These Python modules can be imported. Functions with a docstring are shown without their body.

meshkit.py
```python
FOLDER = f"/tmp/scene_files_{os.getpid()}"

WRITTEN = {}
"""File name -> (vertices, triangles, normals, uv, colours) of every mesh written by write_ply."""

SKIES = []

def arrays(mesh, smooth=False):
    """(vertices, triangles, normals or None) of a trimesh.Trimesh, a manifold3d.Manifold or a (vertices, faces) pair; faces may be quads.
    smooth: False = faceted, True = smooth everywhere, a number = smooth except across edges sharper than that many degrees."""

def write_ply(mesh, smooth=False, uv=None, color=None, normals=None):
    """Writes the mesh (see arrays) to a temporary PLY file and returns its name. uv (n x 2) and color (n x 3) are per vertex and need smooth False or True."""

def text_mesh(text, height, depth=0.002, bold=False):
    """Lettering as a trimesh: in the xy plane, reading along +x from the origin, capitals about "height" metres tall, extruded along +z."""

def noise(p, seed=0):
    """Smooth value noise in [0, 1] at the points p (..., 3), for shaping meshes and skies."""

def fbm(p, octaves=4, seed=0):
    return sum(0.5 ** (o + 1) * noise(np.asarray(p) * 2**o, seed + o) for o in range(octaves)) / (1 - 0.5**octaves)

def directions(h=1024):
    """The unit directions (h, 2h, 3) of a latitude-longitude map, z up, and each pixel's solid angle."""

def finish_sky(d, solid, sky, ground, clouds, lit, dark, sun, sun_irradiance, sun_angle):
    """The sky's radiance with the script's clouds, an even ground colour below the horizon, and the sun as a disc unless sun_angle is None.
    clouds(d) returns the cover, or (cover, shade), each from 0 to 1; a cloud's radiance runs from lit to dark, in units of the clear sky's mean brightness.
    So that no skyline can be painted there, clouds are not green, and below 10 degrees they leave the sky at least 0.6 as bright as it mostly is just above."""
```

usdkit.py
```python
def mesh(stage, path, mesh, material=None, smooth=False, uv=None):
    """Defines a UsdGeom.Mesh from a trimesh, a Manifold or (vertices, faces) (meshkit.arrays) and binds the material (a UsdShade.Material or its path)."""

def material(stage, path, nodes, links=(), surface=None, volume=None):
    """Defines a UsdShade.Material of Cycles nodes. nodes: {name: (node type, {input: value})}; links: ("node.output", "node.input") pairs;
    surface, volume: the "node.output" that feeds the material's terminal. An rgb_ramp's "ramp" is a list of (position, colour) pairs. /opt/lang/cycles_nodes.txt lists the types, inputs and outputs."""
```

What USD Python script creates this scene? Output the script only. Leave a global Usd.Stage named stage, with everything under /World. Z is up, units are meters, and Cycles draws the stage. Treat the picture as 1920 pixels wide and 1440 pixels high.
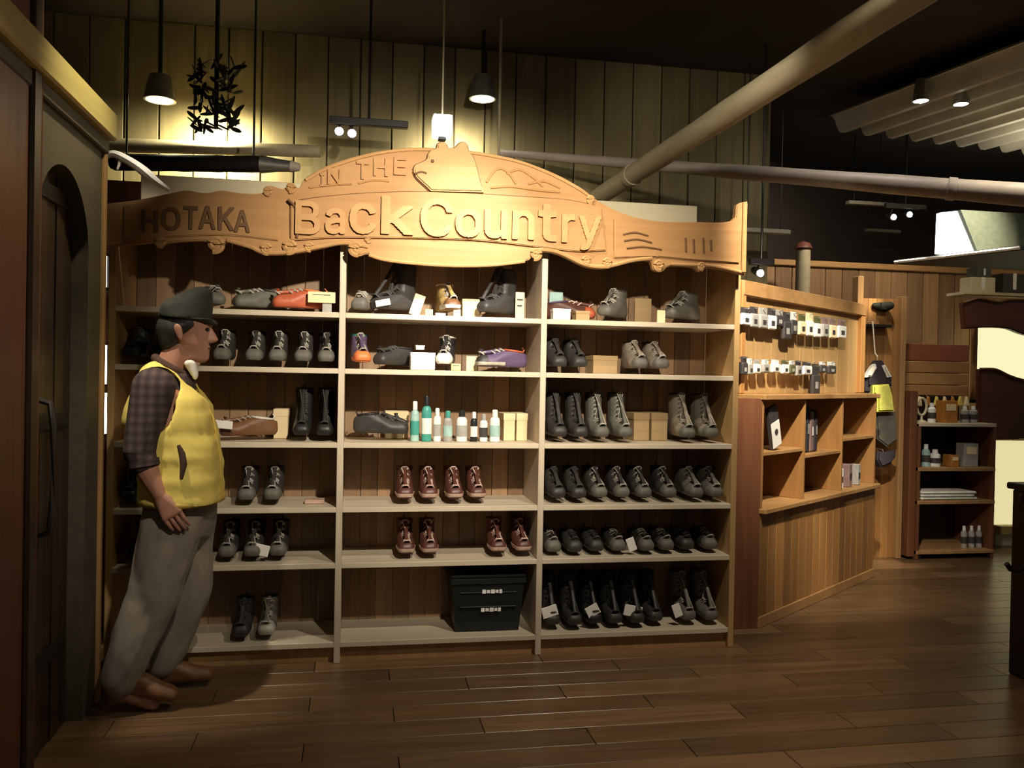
import math, random, re
import numpy as np
import trimesh
import manifold3d as m3
from shapely.geometry import Polygon, Point, MultiPoint, box as sbox, LineString
from shapely.ops import unary_union
import usdkit, meshkit
from pxr import Usd, UsdGeom, UsdLux, UsdShade, Gf, Sdf

random.seed(7)
rng = np.random.default_rng(7)
stage = Usd.Stage.CreateInMemory()
UsdGeom.SetStageUpAxis(stage, UsdGeom.Tokens.z)
UsdGeom.SetStageMetersPerUnit(stage, 1.0)
UsdGeom.Xform.Define(stage, '/World')

# ------------------------------------------------------------------ camera, sky, lights, exposure
F = 1600.0
CAM = np.array([0.0, -4.0, 1.3432])
YAW, PITCH, ROLL = 0.1816, -0.0101, 0.0189
_c, _s = math.cos(YAW), math.sin(YAW)
FW = np.array([_s * math.cos(PITCH), _c * math.cos(PITCH), math.sin(PITCH)])
_r = np.array([_c, -_s, 0.0])
_u = np.cross(_r, FW)
RT = math.cos(ROLL) * _r + math.sin(ROLL) * _u
UP = -math.sin(ROLL) * _r + math.cos(ROLL) * _u
cam = UsdGeom.Camera.Define(stage, '/World/camera')
M = Gf.Matrix4d(*[float(x) for x in (*RT, 0, *UP, 0, *(-FW), 0, *CAM, 1)])
cam.AddTransformOp().Set(M)
cam.CreateHorizontalApertureAttr(36.0)
cam.CreateVerticalApertureAttr(27.0)
cam.CreateFocalLengthAttr(F * 36.0 / 1920.0)
cam.CreateClippingRangeAttr(Gf.Vec2f(0.05, 200.0))
cam.CreateExposureAttr(1.2)

dome = UsdLux.DomeLight.Define(stage, '/World/lights/dome')
dome.CreateIntensityAttr(0.014)
dome.CreateColorAttr(Gf.Vec3f(1.0, 0.88, 0.74))


def aim(prim, pos, target):
    pos, target = np.asarray(pos, float), np.asarray(target, float)
    z = pos - target
    z /= np.linalg.norm(z)
    x = np.cross([0, 0, 1.0] if abs(z[2]) < 0.98 else [0, 1.0, 0], z)
    x /= np.linalg.norm(x)
    y = np.cross(z, x)
    UsdGeom.Xformable(prim).AddTransformOp().Set(Gf.Matrix4d(*[float(v) for v in (*x, 0, *y, 0, *z, 0, *pos, 1)]))


def spot(name, pos, target, power, cone=30, soft=0.6, radius=0.04, color=(1.0, 0.78, 0.5)):
    """A spot light, for shop lamps and added fills alike: power is the light's intensity straight ahead, in watts per steradian as Cycles counts it."""
    l = UsdLux.SphereLight.Define(stage, '/World/lights/' + name)
    l.CreateRadiusAttr(radius)
    l.CreateIntensityAttr(float(power))
    l.CreateNormalizeAttr(True)
    l.CreateColorAttr(Gf.Vec3f(*color))
    sh = UsdLux.ShapingAPI.Apply(l.GetPrim())
    sh.CreateShapingConeAngleAttr(float(cone))
    sh.CreateShapingConeSoftnessAttr(float(soft))
    aim(l, pos, target)
    return l


WARM = (1.0, 0.90, 0.72)
spot('sign_spot', (0.85, -1.75, 2.85), (0.47, -0.05, 1.90), 52, 13, 1.0, 0.03, (1.0, 0.95, 0.88))
spot('shelf_spot', (0.62, -2.3, 2.55), (0.48, 0.0, 1.78), 76, 31, 1.0, 0.035, WARM)
spot('counter_spot', (1.9, -1.1, 2.8), (2.50, 0.62, 1.38), 74, 26, 1.0, 0.04, WARM)
spot('person_spot', (-0.99, -1.0, 3.3), (-0.80, -0.46, 1.15), 34, 13, 1.0, 0.04, WARM)
spot('person_fill', (0.25, -2.7, 2.75), (-0.78, -0.45, 0.95), 19, 13, 1.0, 0.04, WARM)  # added fill that brightens the person from the front
spot('floor_spot', (1.5, -1.8, 3.3), (1.1, -0.42, 0.05), 27, 36, 1.0, 0.06, WARM)
spot('end_bay_spot', (0.25, -0.95, 3.15), (1.87, 0.16, 1.45), 20, 17, 1.0, 0.04, WARM)
spot('door_fill', (0.0, -1.6, 3.0), (-1.0, -1.55, 1.5), 4, 22, 1.0, 0.05, (1.0, 0.75, 0.55))  # dim fill added for the door jamb, no fixture
spot('upper_wall_lamp', (-0.83, 1.25, 2.80), (-0.85, 1.5, 2.5), 18, 88, 1.0, 0.03, (1.0, 0.92, 0.62))
spot('cornice_fill', (-0.55, -0.8, 3.05), (-1.0, -0.75, 2.3), 11, 30, 1.0, 0.04, (1.0, 0.92, 0.58))  # unseen light added to brighten the cornice
spot('antler_fill', (-0.72, -0.42, 3.0), (-0.93, -0.03, 2.30), 7, 11, 1.0, 0.03, (1.0, 0.95, 0.85))  # narrow unseen light added to whiten the antler
spot('middle_wall_lamp', (0.58, 1.25, 2.80), (0.58, 1.52, 2.6), 4.5, 85, 1.0, 0.03, (1.0, 0.95, 0.75))
spot('roof_lamp', (5.0, 0.9, 2.60), (5.1, 1.0, 3.4), 14, 75, 0.9, 0.05, (1.0, 0.93, 0.75))
spot('log_fill', (2.7, -0.3, 3.38), (2.9, 0.4, 2.45), 6.5, 48, 1.0, 0.05, (1.0, 0.93, 0.84))  # fill added over the level log to lift it from the dark
spot('log_end_fill', (3.7, -0.75, 3.35), (3.45, -0.05, 2.45), 26, 20, 1.0, 0.05, (1.0, 0.93, 0.7))  # narrow fill added to brighten the outer end of the log
spot('strut_fill', (1.15, -1.5, 2.75), (1.72, -0.02, 2.62), 9, 24, 1.0, 0.05, (1.0, 0.93, 0.78))  # added light on the visible side of the slanting log
spot('rear_wall_fill', (3.6, 3.3, 3.3), (3.6, 4.5, 2.4), 5, 70, 1.0, 0.05, (1.0, 0.88, 0.72))  # broad fill added so the rear wall is not black
spot('rack_fill', (3.9, 0.3, 3.1), (4.0, 1.85, 1.3), 66, 23, 1.0, 0.05, (1.0, 0.90, 0.68))  # fill added for the rack and the hanging vest
spot('partition_lamp', (3.6, 1.3, 3.1), (3.8, 2.4, 1.9), 11, 45, 0.9, 0.05, WARM)

# ------------------------------------------------------------------ helpers


def ray(x, y):
    return FW + (x - 960) / F * RT - (y - 720) / F * UP


def atY(x, y, Y):
    """The point of the plane Y = const that stands at this place of the photograph."""
    d = ray(x, y)
    return CAM + d * (Y - CAM[1]) / d[1]


def atZ(x, y, Z):
    d = ray(x, y)
    return CAM + d * (Z - CAM[2]) / d[2]


def atX(x, y, X):
    d = ray(x, y)
    return CAM + d * (X - CAM[0]) / d[0]


def atD(x, y, depth):
    return CAM + ray(x, y) * depth


_used = {}


def numbered(parent, name):
    k = (parent, name)
    n = _used.get(k, -1) + 1
    _used[k] = n
    return name if n == 0 else f'{name}_{n:03d}'


def tag(prim, label=None, cat=None, group=None, kind=None):
    for k, v in (('label', label), ('category', cat), ('group', group), ('kind', kind)):
        if v:
            prim.SetCustomDataByKey(k, v)
    return prim


def thing(name, label, cat, loc=(0, 0, 0), rotz=0.0, group=None, kind=None):
    x = UsdGeom.Xform.Define(stage, '/World/' + numbered('/World', name))
    x.AddTranslateOp().Set(Gf.Vec3d(*[float(v) for v in loc]))
    x.AddRotateZOp().Set(float(rotz))
    return tag(x.GetPrim(), label, cat, group, kind)


def base_of(parent):
    x = UsdGeom.Xformable(parent)
    m = x.ComputeLocalToWorldTransform(Usd.TimeCode.Default())
    return np.array(m.GetInverse()).T


def part(parent, name, mesh, mat, label=None, world=False, smooth=30, kind=None):
    """One mesh under parent. world: the mesh is given in world coordinates."""
    pp = str(parent.GetPath())
    v, f, _ = meshkit.arrays(mesh)
    if world:
        m = base_of(parent)
        v = v @ m[:3, :3].T + m[:3, 3]
    o = usdkit.mesh(stage, pp + '/' + numbered(pp, name), trimesh.Trimesh(v, f, process=False), MATS[mat], smooth=smooth)
    return tag(o.GetPrim(), label, None, None, kind)


def solid(name, mesh, mat, label, cat, group=None, kind=None, smooth=30):
    o = usdkit.mesh(stage, '/World/' + numbered('/World', name), mesh, MATS[mat], smooth=smooth)
    return tag(o.GetPrim(), label, cat, group, kind)


def copy_of(proto, label, loc, rotz, group=None, scale=None):
    nm = re.sub(r'_\d{3}$', '', proto.GetName())
    x = UsdGeom.Xform.Define(stage, '/World/' + numbered('/World', nm))
    x.GetPrim().GetReferences().AddInternalReference(proto.GetPath())
    x.GetPrim().SetInstanceable(True)
    x.GetPrim().GetAttribute('xformOp:translate').Set(Gf.Vec3d(*[float(v) for v in loc]))
    x.GetPrim().GetAttribute('xformOp:rotateZ').Set(float(rotz))
    return tag(x.GetPrim(), label, proto.GetCustomData().get('category'), group)


# ---- mesh makers
def bx(x0, x1, y0, y1, z0, z1, bev=0.0):
    b = min(bev, 0.49 * min(abs(x1 - x0), abs(y1 - y0), abs(z1 - z0)))
    if b <= 0:
        m = trimesh.creation.box([x1 - x0, y1 - y0, z1 - z0])
        m.apply_translation([(x0 + x1) / 2, (y0 + y1) / 2, (z0 + z1) / 2])
        return m
    pts = []
    for sx, x in ((1, x0), (-1, x1)):
        for sy, y in ((1, y0), (-1, y1)):
            for sz, z in ((1, z0), (-1, z1)):
                pts += [(x + sx * b, y + sy * b, z), (x + sx * b, y, z + sz * b), (x, y + sy * b, z + sz * b)]
    return trimesh.convex.convex_hull(np.array(pts))


def cat(*ms):
    return trimesh.util.concatenate([m for m in ms if m is not None])


def tube(pts, r, sides=8, closed=False):
    p = np.asarray(pts, float)
    r = np.broadcast_to(r, (len(p),))
    t = np.gradient(p, axis=0)
    t /= np.linalg.norm(t, axis=1, keepdims=True) + 1e-12
    ref = np.array([0, 0, 1.0]) if abs(t[:, 2]).mean() < 0.85 else np.array([1.0, 0, 0])
    a = np.cross(t, ref)
    a /= np.linalg.norm(a, axis=1, keepdims=True) + 1e-12
    b = np.cross(t, a)
    ang = np.arange(sides) * 2 * math.pi / sides
    v = p[:, None] + r[:, None, None] * (np.cos(ang)[None, :, None] * a[:, None] + np.sin(ang)[None, :, None] * b[:, None])
    v = v.reshape(-1, 3)
    f = []
    n = len(p)
    for i in range(n - 1):
        for j in range(sides):
            k = (j + 1) % sides
            f += [[i * sides + j, (i + 1) * sides + j, (i + 1) * sides + k], [i * sides + j, (i + 1) * sides + k, i * sides + k]]
    c0, c1 = len(v), len(v) + 1
    v = np.vstack([v, p[0], p[-1]])
    for j in range(sides):
        k = (j + 1) % sides
        f += [[c0, j, k], [c1, (n - 1) * sides + k, (n - 1) * sides + j]]
    m = trimesh.Trimesh(v, np.array(f), process=False)
    if m.volume < 0:
        m.invert()
    return m


def lathe(profile, n=24):
    """(radius, z) profile turned about z."""
    m = trimesh.creation.revolve(np.array(profile, float), sections=n)
    if m.volume < 0:
        m.invert()
    return m


def sph(c, r, seg=16):
    r = np.broadcast_to(np.asarray(r, float), (3,))
    return m3.Manifold.sphere(1.0, seg).scale([float(x) for x in r]).translate([float(x) for x in c])


def hull(*items, seg=16):
    """Manifold hull of (centre, radius) balls."""
    return m3.Manifold.batch_hull([sph(c, r, seg) for c, r in items])


def union(ms):
    return m3.Manifold.batch_boolean(list(ms), m3.OpType.Add)


def tm(man):
    me = man.to_mesh()
    return trimesh.Trimesh(np.array(me.vert_properties[:, :3]), np.array(me.tri_verts), process=False)


def soften(man, length, it=10):
    m = tm(man.refine_to_length(length))
    m.merge_vertices()
    trimesh.smoothing.filter_taubin(m, lamb=0.5, nu=0.52, iterations=it)
    return m


def mbox(x0, x1, y0, y1, z0, z1):
    return m3.Manifold.cube([x1 - x0, y1 - y0, z1 - z0]).translate([x0, y0, z0])


def slab(poly, y0, thick, bev=0.0):
    """A board with the outline poly (X, Z) whose face is at y0, thickness away from the viewer."""
    out = []
    for g in getattr(poly, 'geoms', [poly]):
        if g.is_empty or g.area < 1e-7:
            continue
        m = trimesh.creation.extrude_polygon(g, thick - bev, engine='earcut')
        m.apply_transform(np.array([[1, 0, 0, 0], [0, 0, 1, y0 + bev], [0, 1, 0, 0], [0, 0, 0, 1.0]]))
        m.invert()
        out.append(m)
        if bev:
            inner = g.buffer(-bev, join_style=2)
            for h in getattr(inner, 'geoms', [inner]):
                if not h.is_empty and h.area > 1e-7:
                    n = trimesh.creation.extrude_polygon(h, bev + 0.001, engine='earcut')
                    n.apply_transform(np.array([[1, 0, 0, 0], [0, 0, 1, y0], [0, 1, 0, 0], [0, 0, 0, 1.0]]))
                    n.invert()
                    out.append(n)
    for m in out:
        if m.volume < 0:
            m.invert()
    return cat(*out)


def poly_px(pts, Y):
    return Polygon([tuple(atY(x, y, Y)[[0, 2]]) for x, y in pts]).buffer(0)


def smooth_px(pts, n=6):
    """A Catmull-Rom curve through the points."""
    p = np.array(pts, float)
    q = np.vstack([2 * p[0] - p[1], p, 2 * p[-1] - p[-2]])
    out = []
    for i in range(1, len(q) - 2):
        for t in np.linspace(0, 1, n, endpoint=False):
            a, b, c, d = q[i - 1], q[i], q[i + 1], q[i + 2]
            out.append(0.5 * (2 * b + (c - a) * t + (2 * a - 5 * b + 4 * c - d) * t * t + (3 * b - a - 3 * c + d) * t ** 3))
    out.append(p[-1])
    return np.array(out)


# ------------------------------------------------------------------ materials
MATS = {}


def wood(name, c1, c2, axis='z', rough=0.5, scale=1.0, spec=0.4, dark=None):
    st = {'x': (1.2, 22, 22), 'y': (22, 1.2, 22), 'z': (22, 22, 1.2)}[axis]
    n = {
        'g': ('geometry', {}),
        'm': ('mapping', {'scale': tuple(s * scale for s in st)}),
        'n': ('noise_texture', {'scale': 1.0, 'detail': 5.0, 'roughness': 0.6, 'distortion': 0.6}),
        'r': ('rgb_ramp', {'ramp': [(0.3, c2), (0.7, c1)]}),
        'b': ('bump', {'strength': 0.25, 'distance': 0.003}),
        'p': ('principled_bsdf', {'roughness': rough, 'specular_ior_level': spec}),
    }
    MATS[name] = usdkit.material(stage, '/World/Looks/' + name, n, [('g.position', 'm.vector'), ('m.vector', 'n.vector'), ('n.fac', 'r.fac'), ('r.color', 'p.base_color'), ('n.fac', 'b.height'), ('b.normal', 'p.normal')], 'p.BSDF')


def plain(name, c, rough=0.6, metal=0.0, spec=0.4, var=0.12, scale=30.0, bump=0.1, sheen=0.0):
    c = np.array(c, float)
    n = {
        'g': ('geometry', {}),
        'n': ('noise_texture', {'scale': scale, 'detail': 3.0}),
        'r': ('rgb_ramp', {'ramp': [(0.3, tuple(c * (1 - var))), (0.7, tuple(np.minimum(c * (1 + var), 1)))]}),
        'b': ('bump', {'strength': bump, 'distance': 0.002}),
        'p': ('principled_bsdf', {'roughness': rough, 'metallic': metal, 'specular_ior_level': spec, 'sheen_weight': sheen}),
    }
    MATS[name] = usdkit.material(stage, '/World/Looks/' + name, n, [('g.position', 'n.vector'), ('n.fac', 'r.fac'), ('r.color', 'p.base_color'), ('n.fac', 'b.height'), ('b.normal', 'p.normal')], 'p.BSDF')


def glow(name, c, strength):
    MATS[name] = usdkit.material(stage, '/World/Looks/' + name, {'e': ('emission', {'color': c, 'strength': float(strength)})}, [], 'e.emission')


def plaid(name, a, b, c):
    n = {
        'g': ('geometry', {}),
        'wx': ('wave_texture', {'wave_type': 'bands', 'bands_direction': 'x', 'scale': 9.0, 'distortion': 0.4, 'detail': 1.0}),
        'wz': ('wave_texture', {'wave_type': 'bands', 'bands_direction': 'z', 'scale': 9.0, 'distortion': 0.4, 'detail': 1.0}),
        'm1': ('mix', {'mix_type': 'mix', 'color1': a, 'color2': b}),
        'm2': ('mix', {'mix_type': 'mix', 'color2': c}),
        'k': ('math', {'math_type': 'multiply', 'value2': 0.5}),
        'p': ('principled_bsdf', {'roughness': 0.9, 'specular_ior_level': 0.2}),
    }
    MATS[name] = usdkit.material(stage, '/World/Looks/' + name, n, [('g.position', 'wx.vector'), ('g.position', 'wz.vector'), ('wx.fac', 'm1.fac'), ('m1.color', 'm2.color1'), ('wz.fac', 'k.value1'), ('k.value', 'm2.fac'), ('m2.color', 'p.base_color')], 'p.BSDF')


for i, k in enumerate((1.0, 0.75, 1.3, 0.9)):
    t = lambda c: tuple(np.array(c) * k)
    wood(f'back_plank_{i}', t((0.32, 0.195, 0.105)), t((0.23, 0.135, 0.072)), 'z')
    wood(f'floor_plank_{i}', t((0.20, 0.115, 0.055)), t((0.11, 0.060, 0.028)), 'x', 0.32, spec=0.5)
    wood(f'counter_plank_{i}', t((0.40, 0.20, 0.065)), t((0.29, 0.135, 0.042)), 'z', 0.5)
    wood(f'olive_plank_{i}', t((0.24, 0.19, 0.085)), t((0.17, 0.135, 0.062)), 'z', 0.7)
    wood(f'partition_plank_{i}', t((0.30, 0.165, 0.075)), t((0.20, 0.105, 0.048)), 'z', 0.6)
    wood(f'door_plank_{i}', t((0.055, 0.032, 0.020)), t((0.034, 0.02, 0.013)), 'z', 0.35)
wood('shelf_edge_x', (0.64, 0.54, 0.41), (0.54, 0.44, 0.32), 'x', 0.5)
wood('shelf_edge_z', (0.62, 0.52, 0.40), (0.52, 0.42, 0.31), 'z', 0.5)
wood('side_wood', (0.42, 0.24, 0.10), (0.31, 0.165, 0.065), 'z', 0.5)
wood('sign_wood', (0.42, 0.225, 0.088), (0.34, 0.172, 0.063), 'x', 0.62, scale=0.7, spec=0.25)
wood('sign_letter', (0.48, 0.27, 0.11), (0.41, 0.22, 0.085), 'x', 0.6, spec=0.25)
wood('sign_groove_shade', (0.16, 0.075, 0.028), (0.12, 0.055, 0.02), 'x', 0.6)  # dark tone for carved strokes, also for shade lines on the sign
wood('red_wood', (0.19, 0.075, 0.034), (0.125, 0.046, 0.022), 'z', 0.4)
wood('jamb_wood', (0.20, 0.075, 0.038), (0.13, 0.048, 0.025), 'z', 0.4)
wood('spandrel_wood', (0.095, 0.075, 0.05), (0.065, 0.052, 0.036), 'y', 0.6)
wood('cornice_wood', (0.52, 0.42, 0.15), (0.42, 0.32, 0.11), 'y', 0.5)
wood('counter_x', (0.46, 0.255, 0.10), (0.35, 0.18, 0.065), 'x', 0.45)
wood('peg_panel', (0.50, 0.31, 0.13), (0.42, 0.25, 0.10), 'z', 0.6)
wood('log_wood', (0.42, 0.35, 0.22), (0.31, 0.25, 0.15), 'y', 0.6, scale=0.5)
wood('log_dark', (0.42, 0.34, 0.28), (0.31, 0.25, 0.205), 'x', 0.5, scale=0.5)
wood('header_red', (0.30, 0.095, 0.05), (0.22, 0.066, 0.036), 'x', 0.6)
wood('header_tan', (0.42, 0.215, 0.08), (0.32, 0.155, 0.058), 'x', 0.6)
wood('wavy_board', (0.12, 0.04, 0.024), (0.085, 0.028, 0.018), 'x', 0.45)
wood('dark_stand', (0.022, 0.016, 0.012), (0.014, 0.01, 0.008), 'z', 0.4)
wood('cream_board', (0.62, 0.54, 0.36), (0.55, 0.47, 0.31), 'x', 0.7)
wood('ivory_card', (0.74, 0.60, 0.36), (0.66, 0.52, 0.30), 'x', 0.8)
wood('tan_card', (0.44, 0.30, 0.15), (0.38, 0.255, 0.125), 'x', 0.8)
plain('ceiling_paint', (0.045, 0.034, 0.026), 0.9, scale=3)
plain('dark_wall', (0.08, 0.06, 0.047), 0.9, scale=3)
plain('roof_sheet', (0.46, 0.42, 0.32), 0.45, scale=6)
plain('olive_base', (0.055, 0.04, 0.02), 0.9)
plain('floor_base', (0.05, 0.03, 0.018), 0.8)
plain('black_plastic', (0.012, 0.013, 0.014), 0.45)
plain('crate_black', (0.010, 0.013, 0.014), 0.4)
plain('black_metal', (0.015, 0.012, 0.012), 0.4)
plain('silver', (0.55, 0.55, 0.52), 0.3, 0.9)
plain('iron', (0.10, 0.09, 0.085), 0.4, 0.8)
plain('white_plastic', (0.80, 0.79, 0.75), 0.4)
plain('white_paper', (0.84, 0.80, 0.73), 0.8, var=0.03)
plain('cream_paper', (0.82, 0.66, 0.40), 0.8, var=0.03)
plain('yellow_paper', (0.80, 0.72, 0.28), 0.8, var=0.03)
plain('duct_green', (0.075, 0.085, 0.06), 0.5)
plain('canopy_dark', (0.05, 0.048, 0.038), 0.6)
plain('teal_label', (0.06, 0.30, 0.25), 0.4)
plain('pale_teal', (0.35, 0.52, 0.48), 0.4)
plain('antler', (0.75, 0.68, 0.55), 0.5)
plain('shoe_black', (0.020, 0.018, 0.018), 0.42, scale=60)
plain('shoe_charcoal', (0.038, 0.034, 0.031), 0.5, scale=60)
plain('shoe_grey', (0.125, 0.115, 0.095), 0.6, scale=60)
plain('shoe_taupe', (0.22, 0.18, 0.135), 0.6, scale=60)
plain('shoe_light', (0.42, 0.39, 0.33), 0.6, scale=60)
plain('shoe_maroon', (0.10, 0.035, 0.026), 0.42, scale=60)
plain('shoe_pinkish', (0.55, 0.36, 0.28), 0.55, scale=60)
plain('shoe_red', (0.45, 0.10, 0.045), 0.5, scale=60)
plain('shoe_orange', (0.75, 0.20, 0.06), 0.5, scale=60)
plain('shoe_purple', (0.10, 0.065, 0.13), 0.5, scale=60)
plain('shoe_green', (0.03, 0.22, 0.13), 0.5, scale=60)
plain('shoe_tan', (0.42, 0.28, 0.10), 0.6, scale=60)
plain('shoe_brown', (0.17, 0.075, 0.03), 0.5, scale=60)
plain('shoe_white', (0.72, 0.68, 0.60), 0.55, scale=60)
plain('sole_black', (0.018, 0.017, 0.016), 0.7, scale=60)
plain('sole_brown', (0.05, 0.03, 0.018), 0.7, scale=60)
plain('lining', (0.02, 0.018, 0.017), 0.9)
plain('lace_grey', (0.40, 0.36, 0.30), 0.8)
plain('lace_dark', (0.05, 0.045, 0.04), 0.8)
plain('lace_pink', (0.62, 0.45, 0.38), 0.8)
plain('skin', (0.40, 0.19, 0.125), 0.5, var=0.06)
plain('hair', (0.025, 0.023, 0.02), 0.6, var=0.3, scale=90)
plain('cap_cloth', (0.030, 0.032, 0.024), 0.9, scale=90)
plain('vest_yellow', (0.72, 0.56, 0.13), 0.85, var=0.06, scale=14, bump=0.4)
plain('vest_trim', (0.48, 0.34, 0.07), 0.85)
plain('dark_trim', (0.06, 0.03, 0.02), 0.9)
plain('trouser_grey', (0.24, 0.20, 0.16), 0.9, scale=14, bump=0.3)
plain('white_cloth', (0.78, 0.72, 0.64), 0.9)
plain('neon_yellow', (0.80, 0.78, 0.16), 0.8)
plain('grey_cloth', (0.14, 0.125, 0.10), 0.9)
plain('dark_cloth', (0.035, 0.028, 0.035), 0.9)
plain('leaf_dark', (0.018, 0.02, 0.009), 0.8)
plain('pack_grey', (0.36, 0.34, 0.31), 0.5)
plain('pack_dark', (0.05, 0.042, 0.042), 0.5)
plain('pack_plum', (0.24, 0.15, 0.14), 0.6)
plain('pack_green', (0.10, 0.10, 0.04), 0.6)
plain('orange_pack', (0.42, 0.17, 0.03), 0.6)
plain('eye_dark', (0.01, 0.01, 0.01), 0.2)
plaid('plaid', (0.050, 0.036, 0.034), (0.10, 0.066, 0.062), (0.020, 0.014, 0.018))
glow('lamp_white', (1.0, 0.95, 0.82), 9.0)
glow('lamp_cool', (0.93, 0.95, 1.0), 2.2)
glow('lamp_warm', (1.0, 0.92, 0.62), 6.0)
glow('gap_glow', (1.0, 0.92, 0.84), 1.1)  # glow put in for the bright gap by the door
glow('hood_face_glow', (1.0, 0.97, 0.85), 0.9)
glow('window_glow', (1.0, 0.95, 0.55), 0.42)
glow('window_glow_low', (0.95, 0.84, 0.45), 0.36)

# ------------------------------------------------------------------ the setting
POST = [-1.055, -0.0635, 0.8856, 1.8753]
LEVEL = [1.605, 1.3477, 1.0063, 0.7082, 0.45, 0.085]   # shelf centre heights, from the top

# floor: laid planks over a slab
fl = thing('floor', 'brown laminate plank floor running along the shoe shelving', 'floor', kind='structure')
part(fl, 'slab', bx(-6, 9, -7, 6, -0.10, -0.0135), 'floor_base')
row, y = 0, -1.75
while y < 2.45:
    x = -2.65 - 0.33 * (row % 3)
    while x < 6.2:
        L = 1.05
        if x + L > -2.6 and x < 5.9:
            part(fl, 'plank', bx(x + 0.0015, x + L - 0.0015, y + 0.0015, y + 0.1485, -0.0135, 0.0, 0.0015), f'floor_plank_{rng.integers(4)}', smooth=False)
        x += L
    y += 0.15
    row += 1

ceil = solid('ceiling', bx(-6, 9, -7, 6, 3.45, 3.5), 'ceiling_paint', 'dark painted ceiling above the shop floor', 'ceiling', kind='structure')
wb = thing('wall_back', 'olive brown plank wall behind and above the shoe shelving', 'wall', kind='structure')
part(wb, 'backing', bx(-2.6, 2.75, 1.53, 1.6, 0, 3.45), 'olive_base')
x = -2.6
while x < 2.7:
    part(wb, 'plank', bx(x + 0.004, x + 0.196, 1.505, 1.53, 0.0, 3.45, 0.004), f'olive_plank_{rng.integers(4)}', smooth=False)
    x += 0.2
wr = solid('wall_rear', bx(2.0, 9, 4.5, 4.6, 0, 3.45), 'dark_wall', 'dark rear wall of the shop beyond the plank partition', 'wall', kind='structure')
wl = solid('wall_left', bx(-2.7, -2.6, -7, 1.6, 0, 3.45), 'dark_wall', 'dark side wall beyond the arched door', 'wall', kind='structure')
wf = thing('wall_partition', 'brown plank partition wall at the far end of the shop', 'wall', kind='structure')
part(wf, 'backing', bx(2.9, 6.6, 2.49, 2.54, 0, 2.28), 'olive_base')
x = 2.9
while x < 6.6:
    part(wf, 'plank', bx(x + 0.003, x + 0.147, 2.465, 2.49, 0, 2.28 + 0.0, 0.003), f'partition_plank_{rng.integers(4)}', smooth=False)
    x += 0.15
part(wf, 'top_rail', bx(2.9, 6.6, 2.44, 2.55, 2.28, 2.33, 0.006), 'counter_x')
solid('baseboard_partition', bx(2.9, 6.6, 2.44, 2.464, 0, 0.1, 0.004), 'red_wood', 'dark baseboard under the plank partition', 'baseboard', kind='structure')

# ------------------------------------------------------------------ the door frame with arched door beside the person (plane X = -1, facing the shelving)
DX = -1.0
d1 = thing('door_1', 'dark arched plank door in a tall reddish wooden frame', 'door', kind='structure', loc=(DX, -0.75, 0))
ytop = atX(190, 260, DX)[2]
yf, yn, y0 = atX(190, 700, DX)[1], atX(60, 700, DX)[1], -1.62
# spandrel with the arch cut out: outline in (Y, Z)
ya, yb = atX(166, 470, DX)[1], atX(66, 470, DX)[1]
zs, zc = atX(165, 480, DX)[2], atX(95, 292, DX)[2]
yc = (ya + yb) / 2
arch = Polygon([(ya, 0)] + [(yc + (ya - yc) * math.cos(t), zs + (zc - zs) * math.sin(t)) for t in np.linspace(0, math.pi, 25)] + [(yb, 0)])
frame = Polygon([(yf, 0), (yf, ytop), (yn, ytop), (yn, 0)]).difference(arch)


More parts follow.
